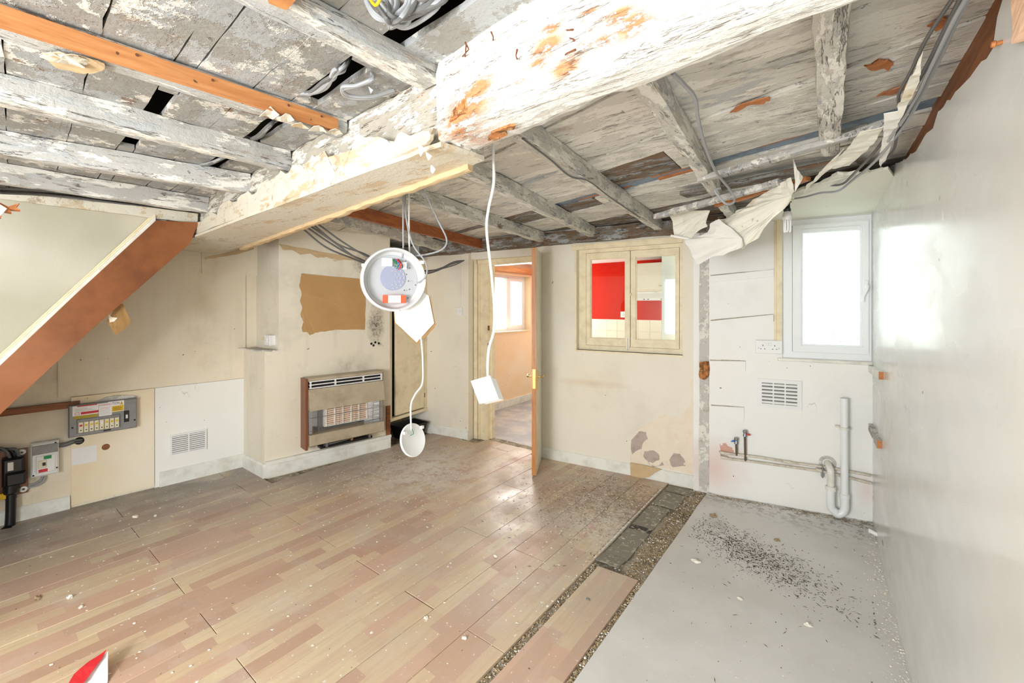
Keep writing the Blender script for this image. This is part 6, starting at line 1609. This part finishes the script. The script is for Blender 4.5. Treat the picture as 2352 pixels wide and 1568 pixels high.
# ---- peeled lower corner of the hatch wall
BH = lambda u, v, o=.002: BACK.p(*BACK.hit(u, v, o), o)
px = [(1604, 838), (1596, 862), (1585, 880), (1590, 900), (1588, 925), (1575, 945), (1563, 962), (1545, 958), (1525, 952), (1512, 955), (1500, 968), (1478, 978), (1462, 990), (1452, 1008), (1448, 1020), (1449, 1062), (1500, 1070), (1560, 1082), (1603, 1090)]
O('peeled_paint_area', MB().poly(jag([BH(u, v) for u, v in px], 3, .003, 2), BACK.n, .0012), 'palelayer', wk)
for k, px in enumerate([[(1468, 990), (1484, 992), (1488, 1008), (1478, 1015), (1474, 1030), (1460, 1036), (1452, 1044), (1449, 1030), (1450, 1010)],
                        [(1480, 1036), (1500, 1034), (1512, 1042), (1525, 1068), (1500, 1072), (1490, 1064), (1478, 1048)], [(1548, 1040), (1562, 1042), (1572, 1055), (1575, 1070), (1545, 1072), (1537, 1056)]]):
    O('bare_plaster_spot', MB().poly(jag([BH(u, v, .0035) for u, v in px], 3, .004, k + 5), BACK.n, .0008), 'pinkplaster', wk)
O('curled_backing_paper', sheet([BH(u, v, .024) for u, v in [(1447, 1062), (1480, 1068), (1520, 1078), (1505, 1085), (1490, 1096), (1470, 1099), (1448, 1097)]], .005, .001, 12, 2, 3), 'tan_paper', wk)
for k, px in enumerate([[(1653, 1020), (1666, 1017), (1672, 1024), (1682, 1028), (1686, 1038), (1668, 1042), (1655, 1038)]]):
    O('bare_plaster_spot', MB().poly(jag([W3(u, v, .001) for u, v in px], 3, .004, k + 15), WIN.n, .001), plain('pink_brick_dust_plaster', (214, 168, 150), .85), ww)
# brown notch in the scar post and a bent clip
O('broken_brick_patch', sheet([W3(u, v, .002) for u, v in jag([(1606, 832), (1628, 830), (1629, 862), (1618, 872), (1606, 868)], 3, 1.5, 3)], .006, .008, 30, 2, 3), 'rotten', ww)
# far end trim strips (plaster curls hanging from beam casing)
for k, (u, v, s) in enumerate([(975, 345, 1), (990, 360, .7), (1000, 390, .7), (860, 210, .6), (965, 265, .6)]):
    p = at_y(u, v, .80)
    O('paint_curl', sheet([p + Vector((-.02 * s, -.004, 0)), p + Vector((0, -.02, .012 * s)), p + Vector((.02 * s, -.012, -.004)), p + Vector((.004, -.016, -.022 * s))], .003, .001, 30, 1, k), 'paperwhite', bmn)
# flaking cream lumps under the orange plank
for k, (u, v) in enumerate([(620, 258), (655, 268), (690, 285), (730, 292), (768, 300), (130, 128), (170, 138)]):
    p = at_z(u, v, 2.035)
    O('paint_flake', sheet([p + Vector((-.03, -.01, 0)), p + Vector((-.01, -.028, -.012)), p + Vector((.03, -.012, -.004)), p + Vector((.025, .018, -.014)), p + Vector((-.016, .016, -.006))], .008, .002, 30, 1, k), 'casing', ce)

q = [at_z(u, v, 2.028) for u, v in [(96, 122), (140, 118), (190, 130), (240, 148), (243, 160), (215, 170), (175, 168), (130, 156), (108, 140)]]
O('hanging_paper_flap', sheet([tuple(p) for p in jag(q, 3, .002, 4)], .004, .002, 8, 2, 4), 'tan_paper', ce)
q = [at_z(u, v, 2.022) for u, v in [(108, 128), (150, 125), (180, 128), (185, 142), (208, 146), (205, 152), (170, 146), (140, 134)]]
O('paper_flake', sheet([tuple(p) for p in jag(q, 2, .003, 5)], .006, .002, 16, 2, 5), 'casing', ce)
p0 = [at_z(u, v, 2.03) for u, v in [(610, -12), (690, -12), (662, 20), (655, 23), (618, 8)]]
O('timber_offcut', MB().poly(p0, (0, 0, 1), .05), 'orange_y', None, label='short orange timber offcut against the wide painted joist', category='timber')
